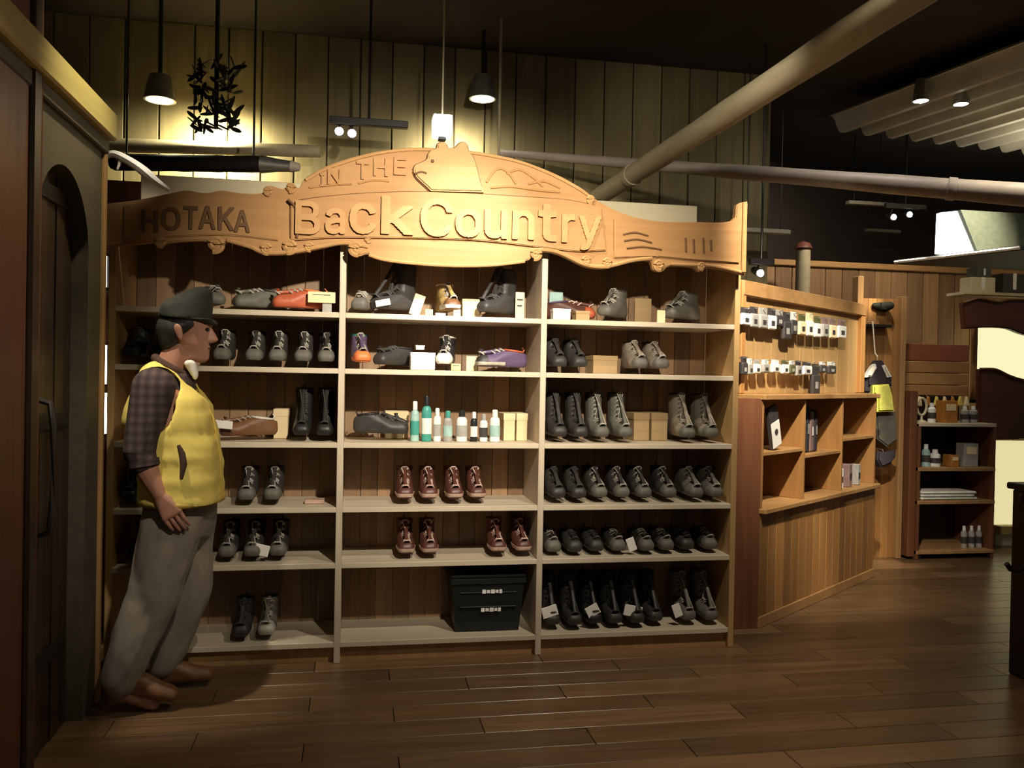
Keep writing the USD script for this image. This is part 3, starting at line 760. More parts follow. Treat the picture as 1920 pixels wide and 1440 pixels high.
def shoe_geometry(kind):
    """The parts of one shoe, toe towards -y, sole on z = 0."""
    if kind in _geo:
        return _geo[kind]
    H = SHAPES[kind]
    sole_h = {'low_shoe': 0.026, 'sneaker': 0.040}.get(kind, 0.034)
    s = sole_h - 0.008

    def ball(x, y, z, r):
        return [((x, y, z + s), r), ((-x, y, z + s), r)]
    toe = ball(0.016, -0.108, 0.026, 0.026) + ball(0.014, -0.104, 0.036, 0.022)
    bal = ball(0.022, -0.050, 0.030, 0.028) + ball(0.014, -0.050, 0.042, 0.026)
    ins = ball(0.012, 0.0, 0.052, 0.034) + ball(0.016, 0.0, 0.025, 0.026)
    hel = ball(0.010, 0.098, 0.030, 0.030) + ball(0.008, 0.100, 0.060, 0.026)
    ank = ball(0.008, 0.070, min(0.095, H - 0.03), 0.034) + ball(0.006, 0.04, min(0.085, H - 0.035), 0.033)
    tp = ball(0.010, 0.072, H, 0.040) + ball(0.008, 0.045, H, 0.038)
    up = union([hull(*toe, *bal), hull(*bal, *ins), hull(*ins, *hel), hull(*ins, *hel, *ank), hull(*ank, *tp)])
    up = up.trim_by_plane([0, 0, 1], s + 0.004)
    up = up.trim_by_plane([0, -0.12 if H < 0.15 else -0.04, -1], -(H - 0.004))
    inner = hull(*[((x, y, H - 0.055), 0.024) for x in (-0.008, 0.008) for y in (0.045, 0.075)], *[((x, y, H + 0.02), 0.033) for x in (-0.009, 0.009) for y in (0.043, 0.075)])
    upper = soften(up - inner, 0.013, 6)
    out = unary_union([Point(x * k, y).buffer(r) for x, y, r in ((0.017, -0.106, 0.030), (0.022, -0.05, 0.031), (0.014, 0.0, 0.028), (0.010, 0.098, 0.034)) for k in (-1, 1)])
    foot = unary_union([Polygon(list(Point(-a[0], a[1]).buffer(a[2]).exterior.coords) + list(Point(b[0], b[1]).buffer(b[2]).exterior.coords)).convex_hull for a in ((0.017, -0.106, 0.030), (0.022, -0.05, 0.031), (0.014, 0.0, 0.028)) for b in ((0.017, -0.106, 0.030), (0.022, -0.05, 0.031))] + [Polygon([(-0.036, -0.05), (0.036, -0.05), (0.040, 0.05), (0.042, 0.1), (-0.042, 0.1), (-0.040, 0.05)]), out]).buffer(0.004).simplify(0.0012)
    cs = m3.CrossSection([np.array(foot.exterior.coords)[:-1]])
    so = m3.Manifold.extrude(cs, sole_h * 0.7).translate([0, 0, sole_h * 0.3])
    tread = m3.Manifold.extrude(cs.offset(-0.003, m3.JoinType.Round), sole_h * 0.35)
    gaps = union([mbox(-0.1, 0.1, y, y + 0.006, -0.01, sole_h * 0.2) for y in np.arange(-0.12, 0.13, 0.022)] + [mbox(-0.1, 0.1, 0.012, 0.045, -0.01, sole_h * 0.3)])
    sole = tm(so + (tread - gaps))
    grow = union([hull(*[(c, r + 0.0025) for c, r in toe], *[(c, r + 0.0025) for c, r in bal])])
    cap = tm(grow.trim_by_plane([0, 0, 1], s + 0.004) ^ mbox(-0.1, 0.1, -0.2, -0.088, 0, 0.2))
    rand = tm(union([hull(*[(c, r + 0.004) for c, r in toe], *[(c, r + 0.004) for c, r in bal]), hull(*[(c, r + 0.004) for c, r in bal], *[(c, r + 0.004) for c, r in ins])]) ^ mbox(-0.1, 0.1, -0.2, 0.0, s + 0.010, s + 0.028))
    # the front line of the tongue
    V = upper.vertices
    F_ = [(-0.055, None), (-0.03, None), (-0.006, None)]
    line = []
    for y, _ in F_:
        near = V[(abs(V[:, 1] - y) < 0.014) & (abs(V[:, 0]) < 0.012)]
        line.append((y, near[:, 2].max() if len(near) else 0.07))
    z = 0.085
    while z < H - 0.012:
        near = V[(abs(V[:, 2] - z) < 0.012) & (abs(V[:, 0]) < 0.014)]
        if len(near):
            line.append((near[:, 1].min(), z))
        z += 0.022
    line = np.array(line)
    tong = tube([(0, y - 0.001, zz + 0.002) for y, zz in line] + [(0, line[-1][0] + 0.002, H + (0.010 if H > 0.15 else 0.003))], 0.0095, 8)
    tong.vertices[:, 0] *= 1.25
    laces = []
    for i in range(len(line)):
        y, zz = line[i]
        laces.append(tube([(-0.023, y + 0.010, zz - 0.006), (-0.010, y - 0.010, zz + 0.009), (0.010, y - 0.009, zz + 0.010), (0.023, y + 0.010, zz - 0.004)], 0.0034, 5))
        if i + 1 < len(line):
            y2, z2 = line[i + 1]
            laces.append(tube([(-0.018, y - 0.006, zz + 0.005), (0.018, y2 - 0.006, z2 + 0.004)], 0.003, 5))
    rimv = []
    tt = np.linspace(0, 2 * math.pi, 21)
    for a in tt:
        xx, yy = 0.043 * math.cos(a), 0.058 + 0.050 * math.sin(a)
        slope = 0.12 if H < 0.15 else 0.04
        rimv.append((xx, yy, H - 0.004 - slope * -0 - (0.0 if H >= 0.15 else 0.0) + slope * 0 + (yy - 0.058) * -slope))
    collar = tube(rimv, 0.006 if H > 0.15 else 0.005, 7)
    loop = tube([(0, 0.098, H - 0.02), (0, 0.116, H + 0.004), (0, 0.104, H + 0.014)], 0.004, 5)
    for q_ in (upper, sole, cap, rand, tong, collar, loop, *laces):
        q_.vertices[:, 0] *= 0.88
    _geo[kind] = dict(upper=upper, sole=sole, cap=cap, rand=rand, tongue=tong, laces=cat(*laces), collar=collar, loop=loop)
    return _geo[kind]


# colour sets: upper, toe cap, sole, laces, collar, rand (or None)
COL = {
    'charcoal': ('shoe_charcoal', 'shoe_charcoal', 'sole_black', 'lace_dark', 'shoe_black', None),
    'lit_toe': ('shoe_charcoal', 'shoe_grey', 'sole_black', 'lace_grey', 'shoe_black', None),  # light on the toes put into a greyer cap colour
    'black': ('shoe_black', 'shoe_black', 'sole_black', 'lace_dark', 'shoe_black', None),
    'grey': ('shoe_grey', 'shoe_grey', 'sole_black', 'lace_grey', 'shoe_charcoal', None),
    'taupe': ('shoe_taupe', 'shoe_grey', 'sole_black', 'lace_grey', 'shoe_charcoal', None),
    'light': ('shoe_grey', 'shoe_light', 'sole_black', 'lace_grey', 'shoe_grey', None),
    'maroon': ('shoe_maroon', 'shoe_maroon', 'sole_brown', 'lace_pink', 'shoe_brown', 'shoe_pinkish'),
    'red': ('shoe_red', 'shoe_red', 'sole_brown', 'lace_grey', 'shoe_orange', None),
    'orange': ('shoe_purple', 'shoe_orange', 'sole_black', 'lace_grey', 'shoe_green', 'shoe_orange'),
    'tan': ('shoe_tan', 'shoe_brown', 'sole_brown', 'lace_grey', 'ivory_card', 'shoe_white'),
    'pied': ('shoe_black', 'shoe_white', 'sole_black', 'lace_grey', 'shoe_white', None),
    'plum': ('shoe_purple', 'shoe_charcoal', 'sole_black', 'lace_grey', 'shoe_red', 'shoe_light'),
    'brown': ('shoe_brown', 'shoe_maroon', 'sole_black', 'lace_grey', 'shoe_white', None),
    'whitesole': ('shoe_charcoal', 'shoe_charcoal', 'shoe_white', 'lace_dark', 'shoe_black', None),
    'redplum': ('shoe_maroon', 'shoe_red', 'sole_black', 'lace_pink', 'shoe_purple', None),
}
_protos = {}


def shoe(kind, col, label, loc, rotz, group=None):
    key = (kind, col)
    if key in _protos:
        return copy_of(_protos[key], label, loc, rotz, group)
    g = shoe_geometry(kind)
    u_, t_, s_, l_, c_, r_ = COL[col]
    t = thing(kind, label, 'boot' if 'boot' in kind else 'shoe', loc, rotz, group)
    part(t, 'sole', g['sole'], s_)
    part(t, 'upper', g['upper'], u_, smooth=60)
    part(t, 'toe_cap', g['cap'], t_, smooth=60)
    tg_ = part(t, 'tongue', g['tongue'], u_, smooth=60)
    part(tg_, 'laces', g['laces'], l_, smooth=60)
    part(t, 'collar', g['collar'], c_, smooth=60)
    part(t, 'heel_loop', g['loop'], c_, smooth=60)
    if r_:
        part(t, 'rand', g['rand'], r_, smooth=60, label='pale band above the sole')
    _protos[key] = t
    return t


ORD = ['first', 'second', 'third', 'fourth', 'fifth', 'sixth', 'seventh', 'eighth', 'ninth']
SHELF = ['top shelf', 'second shelf', 'third shelf', 'fourth shelf', 'fifth shelf', 'bottom shelf']
BAY = ['bay behind the person', 'middle bay', 'bay nearest the counter']
EDGE_Y = [[585, 692, 834, 955, 1066, 1214], [597, 700, 835, 954, 1057, 1202], [609, 706, 837, 952, 1048, 1190]]
LOOK = {'charcoal': 'charcoal', 'lit_toe': 'dark lit toed', 'black': 'black', 'grey': 'grey', 'taupe': 'taupe grey', 'light': 'light grey', 'maroon': 'maroon pale banded', 'whitesole': 'dark white soled'}


def shelf_point(bay, lev, px, Y, rot=0.0):
    p = atY(px, EDGE_Y[bay][lev], Y)
    c, s_ = abs(math.cos(math.radians(rot))), abs(math.sin(math.radians(rot)))
    m = 0.0145 + 0.050 * c + 0.148 * s_ + 0.004
    x = min(max(p[0], POST[bay] + m), POST[bay + 1] - m)
    return np.array([x, Y, LEVEL[lev] + 0.0137])


def row(bay, lev, kind, cols, pxs, rot=0.0, yoff=0.0):
    grp = f'shoes on the {SHELF[lev]}, {BAY[bay]}'
    pos = [shelf_point(bay, lev, px, 0.10) for px in pxs]
    xs = np.array([p[0] for p in pos])
    for _ in range(60):                      # shoes stand side by side without touching
        for i in range(len(xs) - 1):
            gap = xs[i + 1] - xs[i]
            if gap < 0.105:
                xs[i] -= (0.105 - gap) / 2
                xs[i + 1] += (0.105 - gap) / 2
        xs = np.clip(xs, POST[bay] + 0.072, POST[bay + 1] - 0.072)
    for i in range(len(pxs)):
        col = cols if isinstance(cols, str) else cols[i]
        word = 'boot' if 'boot' in kind else 'shoe'
        shoe(kind, col, f'{LOOK[col]} {word}, {ORD[i]} of its row from left, {SHELF[lev]}, {BAY[bay]}', (xs[i], 0.165 + yoff + rng.uniform(-0.008, 0.012), pos[i][2]), rot + rng.uniform(-1.2, 1.2), grp)


row(0, 1, 'hiking_boot', ['black', 'black', 'lit_toe', 'lit_toe', 'lit_toe', 'lit_toe', 'lit_toe'], (246, 292, 418, 476, 520, 574, 616))
row(0, 2, 'tall_boot', 'black', (568, 610))
row(0, 3, 'hiking_boot', ['black', 'lit_toe', 'lit_toe'], (240, 463, 512))
row(0, 4, 'hiking_boot', ['black', 'lit_toe', 'lit_toe', 'lit_toe'], (262, 427, 475, 522))
row(0, 5, 'hiking_boot', ['charcoal', 'light'], (453, 500))
row(1, 3, 'hiking_boot', 'maroon', (759, 803, 851, 893))
row(1, 4, 'hiking_boot', 'maroon', (760, 803, 931, 979))
row(2, 1, 'hiking_boot', ['charcoal', 'charcoal', 'taupe', 'taupe'], (1046, 1081, 1194, 1234))
row(2, 2, 'tall_boot', ['charcoal', 'charcoal', 'grey', 'grey', 'taupe', 'taupe'], (1046, 1082, 1124, 1166, 1283, 1328))
row(2, 3, 'hiking_boot', ['charcoal', 'charcoal', 'lit_toe', 'lit_toe', 'lit_toe', 'lit_toe', 'grey', 'grey'], (1043, 1078, 1120, 1162, 1202, 1248, 1297, 1334))
row(2, 4, 'low_shoe', ['lit_toe', 'charcoal', 'charcoal', 'lit_toe', 'lit_toe', 'lit_toe', 'charcoal', 'lit_toe'], (1038, 1070, 1113, 1154, 1208, 1241, 1282, 1325))
row(2, 5, 'tall_boot', ['charcoal', 'charcoal', 'black', 'charcoal', 'charcoal', 'charcoal', 'grey', 'grey'], (1036, 1070, 1111, 1145, 1187, 1224, 1285, 1325))


def show(bay, lev, px, kind, col, rot, label, Y=0.15):
    p = shelf_point(bay, lev, px, Y, rot)
    return shoe(kind, col, label, p, rot)


show(0, 0, 396, 'low_shoe', 'grey', 22, 'grey shoe on the top shelf just behind the cap of the person')
show(0, 0, 489, 'low_shoe', 'grey', -58, 'grey trail shoe on the top shelf beside the red shoe', 0.20)
show(0, 0, 566, 'low_shoe', 'red', -78, 'red low shoe with orange collar on the top shelf', 0.13)
show(0, 2, 468, 'low_shoe', 'brown', -70, 'brown shoe with white collar on the third shelf behind the vest', 0.13)
show(1, 0, 672, 'low_shoe', 'taupe', -12, 'low taupe shoe against the post on the top shelf, middle bay', 0.18)
show(1, 0, 742, 'tall_boot', 'charcoal', -55, 'tall charcoal boot with a white card on the top shelf, middle bay')
show(1, 0, 838, 'hiking_boot', 'tan', 8, 'tan boot with brown toe on the top shelf, middle bay')
show(1, 0, 935, 'tall_boot', 'charcoal', -50, 'tall charcoal boot beside the ivory card on the top shelf, middle bay')
show(1, 1, 672, 'hiking_boot', 'orange', 6, 'purple boot with bright orange toe on the second shelf')
show(1, 1, 741, 'low_shoe', 'charcoal', -42, 'charcoal low shoe between orange toed boot and white box')
show(1, 1, 836, 'hiking_boot', 'pied', -12, 'black boot with white toe beside the white box')
show(1, 1, 947, 'low_shoe', 'plum', -78, 'plum grey shoe with red collar and pale band on the second shelf')
show(1, 2, 712, 'sneaker', 'whitesole', 82, 'dark sneaker with white sole on the third shelf beside the spray bottles', 0.13)
show(2, 0, 1066, 'low_shoe', 'redplum', 70, 'maroon and red shoe behind the white price box on the top shelf', 0.24)
show(2, 0, 1150, 'hiking_boot', 'grey', -40, 'grey boot turned sideways at the middle of the top shelf, counter bay')
show(2, 0, 1280, 'hiking_boot', 'grey', -55, 'grey boot turned sideways near the end of the top shelf, counter bay')


def card(name, label, cat_, x0, y0, x1, y1, Y, mat, depth=0.012, z=None, tilt=0.0, lines=0, linemat='lace_dark'):
    """A card or box whose face fills the rectangle x0..x1, y0..y1 of the plane Y; z: the height of the shelf it stands on."""
    a, b = atY(x0, y1, Y), atY(x1, y0, Y)
    zb = a[2] if z is None else z
    w, h = b[0] - a[0], b[2] - zb
    t = thing(name, label, cat_, (a[0] + w / 2, Y + depth / 2, zb))
    m = bx(-w / 2, w / 2, -depth / 2, depth / 2, 0, h, 0.002)
    if tilt:
        m.apply_translation([0, 0, -h / 2])
        m.apply_transform(trimesh.transformations.rotation_matrix(math.radians(tilt), [0, 1, 0]))
        m.apply_translation([0, 0, h / 2])
    part(t, 'board' if depth < 0.03 else 'carton', m, mat)
    if depth >= 0.05:
        part(t, 'lid', bx(-w / 2 - 0.002, w / 2 + 0.002, -depth / 2 - 0.002, depth / 2 + 0.002, h - 0.25 * h, h + 0.002, 0.002), mat)
    for i in range(lines):
        zz = h * (0.72 - 0.22 * i)
        ln = bx(-w * 0.32, w * (0.32 - 0.1 * (i % 2)), -depth / 2 - 0.0008, -depth / 2 + 0.001, zz - h * 0.03, zz + h * 0.03)
        part(t, 'print_line', ln, linemat)
    return t


Z = [z + 0.0137 for z in LEVEL]
card('price_card', 'wide cream price card before the red shoe on the top shelf', 'card', 577, 548, 629, 567, 0.06, 'cream_paper', lines=1)
card('card_stand', 'small pale stand under the wide cream price card', 'card stand', 604, 567, 622, 586, 0.07, 'pack_grey', 0.03, Z[0])
card('price_card', 'white card lying against the tall charcoal boot on top shelf', 'card', 704, 562, 732, 573, 0.045, 'white_paper', tilt=-12)
card('price_card', 'cream tilted card left of the tan boot on the top shelf', 'card', 772, 552, 793, 592, 0.14, 'cream_paper', tilt=18, z=Z[0] + 0.004)
card('price_card', 'small yellow tag at the foot of the tan boot', 'card', 797, 580, 812, 597, 0.025, 'yellow_paper', z=Z[0])
card('price_card', 'small white tag lying before the tan boot', 'card', 816, 587, 836, 600, 0.012, 'white_paper', z=Z[0])
card('price_card', 'small cream tag between tan boot and ivory box', 'card', 850, 580, 864, 599, 0.03, 'cream_paper', z=Z[0])
card('box_or_lit_block', 'ivory box between tan boot and charcoal boot on the top shelf', 'box', 867, 562, 900, 600, 0.16, 'ivory_card', 0.12, Z[0])
card('price_card', 'tall ivory card beside the post on the top shelf of middle bay', 'card', 966, 548, 984, 602, 0.12, 'ivory_card', z=Z[0], lines=2)
card('box_or_lit_block', 'white price box before the maroon shoe on the top shelf', 'box', 1037, 580, 1070, 606, 0.05, 'white_paper', 0.06, Z[0])
card('price_card', 'pale green card against the post behind the maroon shoe', 'card', 1030, 548, 1056, 580, 0.31, 'pale_teal', z=Z[0])
card('box_or_lit_block', 'small tan box beside the white price box on the top shelf', 'box', 1080, 584, 1106, 607, 0.06, 'tan_card', 0.08, Z[0])
card('price_card', 'tan upright card between the two grey boots on the top shelf', 'card', 1190, 560, 1222, 608, 0.28, 'tan_card', z=Z[0])
card('price_card', 'small round white tag before the end grey boot on top shelf', 'card', 1233, 582, 1248, 595, 0.05, 'cream_paper', z=Z[0])
card('box_or_lit_block', 'white box with a raised top on the second shelf, middle bay', 'box', 770, 662, 816, 701, 0.05, 'white_paper', 0.10, Z[1])
card('white_carton', 'small white carton lying on the white box on the second shelf', 'box', 780, 648, 796, 661, 0.08, 'white_paper', 0.06, Z[1] + 0.0965)
card('price_card', 'small yellow tag between white toed boot and cream card', 'card', 846, 682, 864, 703, 0.025, 'yellow_paper', z=Z[1], lines=1)
card('price_card', 'cream card standing before the plum shoe on the second shelf', 'card', 874, 668, 896, 703, 0.19, 'ivory_card', z=Z[1])
card('box_or_lit_block', 'tan block standing for lit back planks between charcoal and taupe boots on the second shelf', 'box', 1112, 668, 1158, 704, 0.20, 'tan_card', 0.15, Z[1])  # pale block put in for the lit lower part of the back
card('box_or_lit_block', 'cream block standing for lit back planks behind the black boots on the third shelf', 'box', 512, 768, 540, 832, 0.22, 'ivory_card', 0.12, Z[2])  # light on the back planks, shaped as a pale block
card('price_card', 'white card near the arm of the person on the third shelf', 'card', 402, 789, 436, 804, 0.03, 'white_paper', tilt=5)
card('box_or_lit_block', 'ivory block standing for lit back planks between sneaker and spray bottles on the third shelf', 'box', 722, 772, 766, 833, 0.24, 'ivory_card', 0.11, Z[2])
card('box_or_lit_block', 'ivory block standing for lit back planks beside the last bottle on the third shelf, middle bay', 'box', 944, 776, 966, 834, 0.14, 'ivory_card', 0.16, Z[2])  # this block and the next stand for light on the back planks
card('box_or_lit_block', 'ivory block standing for lit back planks against the post on the third shelf, middle bay', 'box', 968, 776, 989, 834, 0.14, 'ivory_card', 0.16, Z[2])
card('box_or_lit_block', 'tan block standing for lit back planks next to grey boots on the third shelf, counter bay', 'box', 1188, 775, 1218, 834, 0.20, 'tan_card', 0.15, Z[2])  # lit strip of the back, built as this and the next block
card('box_or_lit_block', 'tan block standing for lit back planks next to taupe boots on the third shelf, counter bay', 'box', 1221, 775, 1252, 834, 0.20, 'tan_card', 0.15, Z[2])
for lev, y0, x0, x1, ti, lab in ((4, 1020, 469, 505, 14, 'white card resting on a boot of the fifth shelf behind the person'),
                                 (5, 1136, 1016, 1046, -16, 'white card on the first boot of the bottom shelf, counter bay'),
                                 (5, 1134, 1099, 1124, -28, 'white card on the third boot of the bottom shelf, counter bay'),
                                 (5, 1135, 1170, 1204, 12, 'white card on the fifth boot of the bottom shelf, counter bay'),
                                 (5, 1132, 1262, 1278, -20, 'narrow white card on the seventh boot of the bottom shelf, counter bay'),
                                 (4, 1008, 1176, 1192, -20, 'white card between two shoes on the fifth shelf, counter bay')):
    card('price_card', lab, 'card', x0, y0, x1, y0 + (22 if x1 - x0 > 20 else 26), 0.045, 'white_paper', 0.004, tilt=ti)
a = atY(592, 940, 0.14)
solid('paper_scrap', bx(a[0] - 0.05, a[0] + 0.04, 0.10, 0.18, Z[3], Z[3] + 0.018, 0.003), 'shoe_pinkish', 'pinkish paper parcel on the fourth shelf behind the person', 'parcel')

# spray bottles
def bottle(px, top, w, body, capm, lab, Y=0.10, label_mat=None):
    p = atY(px, 835, Y)
    h = atY(px, top, Y)[2] - Z[2]
    r = w / 2
    t = thing('spray_bottle', lab, 'bottle', (p[0], Y, Z[2]))
    part(t, 'body', lathe([(0, 0), (r * 0.95, 0), (r, 0.004), (r, h * 0.66), (r * 0.8, h * 0.74), (r * 0.42, h * 0.78), (0, h * 0.78)], 20), body, smooth=40)
    part(t, 'cap', lathe([(0, h * 0.78), (r * 0.55, h * 0.78), (r * 0.55, h * 0.97), (r * 0.4, h), (0, h)], 16), capm, smooth=40)
    part(t, 'label', lathe([(r + 0.0006, h * 0.16), (r + 0.0012, h * 0.17), (r + 0.0012, h * 0.5), (r + 0.0006, h * 0.51)], 20), label_mat or 'white_paper', smooth=40)


for px, top_, w, bo, ca, la, lab in ((777, 752, 0.042, 'pale_teal', 'white_plastic', 'teal_label', 'tall pale teal bottle beside the ivory block'),
                                     (799, 742, 0.048, 'teal_label', 'black_plastic', 'white_paper', 'teal bottle with black cap and white label'),
                                     (819, 765, 0.038, 'white_plastic', 'white_plastic', 'pack_grey', 'slim white bottle next to the teal bottle'),
                                     (839, 770, 0.044, 'pack_grey', 'teal_label', 'pale_teal', 'grey bottle with teal cap'),
                                     (865, 768, 0.054, 'white_plastic', 'black_plastic', 'pack_grey', 'wide white bottle with black cap'),
                                     (888, 772, 0.034, 'black_plastic', 'white_plastic', 'white_paper', 'slim black bottle with white cap'),
                                     (906, 776, 0.040, 'white_plastic', 'pack_grey', 'pack_dark', 'white bottle with dark label'),
                                     (927, 768, 0.050, 'white_plastic', 'white_plastic', 'pale_teal', 'wide white bottle with pale teal label at the row end')):
    bottle(px, top_, w, bo, ca, lab + ' on the third shelf', label_mat=la)

# black crate
a, b, c_, d = (atY(x, y, 0.06) for x, y in ((846, 1188), (984, 1082), (835, 1078), (985, 1075)))
tcr = thing('storage_crate', 'black plastic storage crate with two white print lines on the bottom shelf', 'crate', ((a[0] + b[0]) / 2, 0.2, Z[5]))
w, h = (b[0] - a[0]) / 2, atY(900, 1080, 0.06)[2] - Z[5]
bot = [(sx * (w - 0.022), sy * 0.115, 0.0) for sx in (-1, 1) for sy in (-1, 1)]
topc = [(sx * w, sy * 0.14, h - 0.02) for sx in (-1, 1) for sy in (-1, 1)]
tub = m3.Manifold.hull_points(np.array(bot + topc))
part(tcr, 'tub', tm(tub), 'crate_black', smooth=False)
part(tcr, 'rim', bx(-w - 0.008, w + 0.008, -0.148, 0.148, h - 0.04, h - 0.012, 0.004), 'crate_black')
part(tcr, 'lid', bx(-w - 0.004, w + 0.004, -0.144, 0.144, h - 0.012, h + 0.004, 0.004), 'crate_black')
for z0 in (0.35, 0.60):
    part(tcr, 'rib', bx(-w + 0.04, w - 0.04, -0.140, -0.115, h * z0 + 0.025, h * z0 + 0.031, 0.002), 'crate_black')
for zf, xo in ((0.72, 0.02), (0.40, 0.015)):
    ms = [bx(xo + k, xo + k + wd, -0.1405 + 0.0 * k, -0.120, h * zf - hh, h * zf + hh) for k, wd, hh in ((-0.05, 0.018, 0.009), (-0.028, 0.016, 0.007), (-0.008, 0.02, 0.009), (0.016, 0.013, 0.007), (0.033, 0.014, 0.009))]
    part(tcr, 'print', cat(*ms), 'white_plastic', label='line of small blurred white print')

# ------------------------------------------------------------------ counter and accessory wall, turned 37 degrees
RA = np.array([2.165, 0.285, 0.0])
RB = np.array([3.529, 1.32, 0.0])
E1 = (RB - RA) / np.linalg.norm(RB - RA)         # along the front
E2 = np.array([-E1[1], E1[0], 0.0])             # away from the viewer
RL = float(np.linalg.norm(RB - RA))
RM = np.eye(4)
RM[:3, 0], RM[:3, 1], RM[:3, 3] = E1, E2, RA
RDEG = math.degrees(math.atan2(E1[1], E1[0]))


def rl(x, y, dep=0.0):
    """Place (along, height) on the counter's plane, dep behind its front."""
    d = ray(x, y)
    n = E2
    p0 = RA + E2 * dep
    p = CAM + d * ((p0 - CAM) @ n) / (d @ n)
    return float((p - RA) @ E1), float(p[2])


def rpart(t, name, mesh, mat, **k):
    m = mesh.copy()
    m.apply_transform(RM)
    return part(t, name, m, mat, world=True, **k)


cu = thing('display_counter', 'wooden display counter with open cubbyholes under the accessory wall', 'counter', RA + E1 * RL / 2 + E2 * 0.17, RDEG)
CD = 0.34
cz = [0.64, 1.235]
x = 0.0
while x < RL - 0.01:
    e = min(x + 0.1, RL)
    rpart(cu, 'plank', bx(x + 0.0015, e - 0.0015, 0.0, 0.016, 0.06, cz[0] - 0.02, 0.002), f'counter_plank_{rng.integers(4)}', smooth=False)
    x += 0.1
rpart(cu, 'base', bx(0, RL, 0.016, CD, 0.0, cz[0] - 0.02), 'side_wood')
rpart(cu, 'plinth', bx(-0.004, RL, -0.008, 0.02, 0.0, 0.06, 0.003), 'counter_x')
rpart(cu, 'ledge', bx(-0.01, RL + 0.02, -0.035, CD, cz[0] - 0.02, cz[0] + 0.008, 0.004), 'counter_x')
rpart(cu, 'back_panel', bx(0, RL, CD - 0.012, CD, cz[0], cz[1]), 'side_wood')
rpart(cu, 'countertop', bx(-0.012, RL + 0.02, -0.02, CD + 0.02, cz[1], cz[1] + 0.03, 0.004), 'counter_x')
div = [0.0, rl(1507, 840)[0], rl(1578, 840)[0], RL - 0.02]
for i, dx in enumerate(div):
    rpart(cu, 'divider', bx(dx, dx + 0.022, 0.0, CD - 0.012, cz[0] + 0.008, cz[1], 0.002), 'counter_plank_0')
for i, (yy) in enumerate((848, 852, 822)):
    zz = rl((1465, 1540, 1608)[i], yy)[1]
    rpart(cu, 'cubby_shelf', bx(div[i] + 0.022, div[i + 1], 0.004, CD - 0.012, zz - 0.010, zz + 0.010, 0.002), 'counter_x')
CZ = [rl((1465, 1540, 1608)[i], yy)[1] + 0.0112 for i, yy in enumerate((848, 852, 822))]
part(cu, 'end_panel', bx(1.895, 2.164, 0.283, 0.31, 0.0, 1.245, 0.003), 'red_wood', world=True, label='reddish dark end panel')

# accessory wall above the counter
BD = 0.16
aw = thing('accessory_wall', 'tan framed display panel with hooks above the counter', 'display panel', RA + E1 * RL / 2 + E2 * BD + [0, 0, 1.265], RDEG)
L0 = rl(1386, 640, BD)[0]
L1 = rl(1612, 640, BD)[0]
zt0 = rl(1500, 548, BD)[1]
zb0 = zt0 - 0.085
n = 9
for i in range(n):
    a, b = L0 + (L1 - L0) * i / n, L0 + (L1 - L0) * (i + 1) / n
    rpart(aw, 'panel_board', bx(a + 0.001, b - 0.001, BD, BD + 0.02, 1.265, zt0 - 0.02, 0.0015), 'peg_panel', smooth=False)
rpart(aw, 'top_rail', bx(L0 - 0.02, L1 + 0.02, BD - 0.035, BD + 0.03, zb0, zt0, 0.005), 'counter_x')
rpart(aw, 'stile', bx(L1 - 0.045, L1 + 0.03, BD - 0.03, BD + 0.03, 1.265, zt0 + 0.0, 0.005), 'counter_plank_2')
rpart(aw, 'stile', bx(L0 - 0.03, L0 + 0.02, BD - 0.03, BD + 0.03, 1.265, zt0, 0.005), 'counter_plank_2')

# hanging packs: (px centre, top, bottom, width px, header colour, body colour, words)
PK1 = [(1397, 575, 612, 17, 'pack_dark', 'white_plastic', 'dark headed white pack at the row start'),
       (1413, 574, 616, 14, 'pack_dark', 'pack_grey', 'dark headed grey pack'),
       (1430, 576, 618, 16, 'pack_grey', 'pack_grey', 'plain grey pack'),
       (1446, 577, 620, 15, 'pack_dark', 'white_plastic', 'white pack with dark header'),
       (1460, 580, 614, 14, 'pack_grey', 'pack_dark', 'grey headed dark pack'),
       (1474, 584, 638, 14, 'pack_dark', 'pack_dark', 'long black pack'),
       (1487, 584, 630, 11, 'white_plastic', 'pack_dark', 'white headed black pack'),
       (1503, 588, 630, 13, 'pack_green', 'cream_paper', 'green headed cream pack'),
       (1517, 586, 632, 13, 'cream_paper', 'white_plastic', 'cream headed white pack'),
       (1532, 592, 634, 12, 'pack_green', 'white_plastic', 'green headed white pack'),
       (1546, 594, 634, 12, 'pack_plum', 'pack_grey', 'plum headed grey pack'),
       (1560, 596, 636, 12, 'pack_plum', 'cream_paper', 'plum headed cream pack'),
       (1577, 598, 636, 15, 'pack_plum', 'white_plastic', 'plum headed white pack at the row end')]
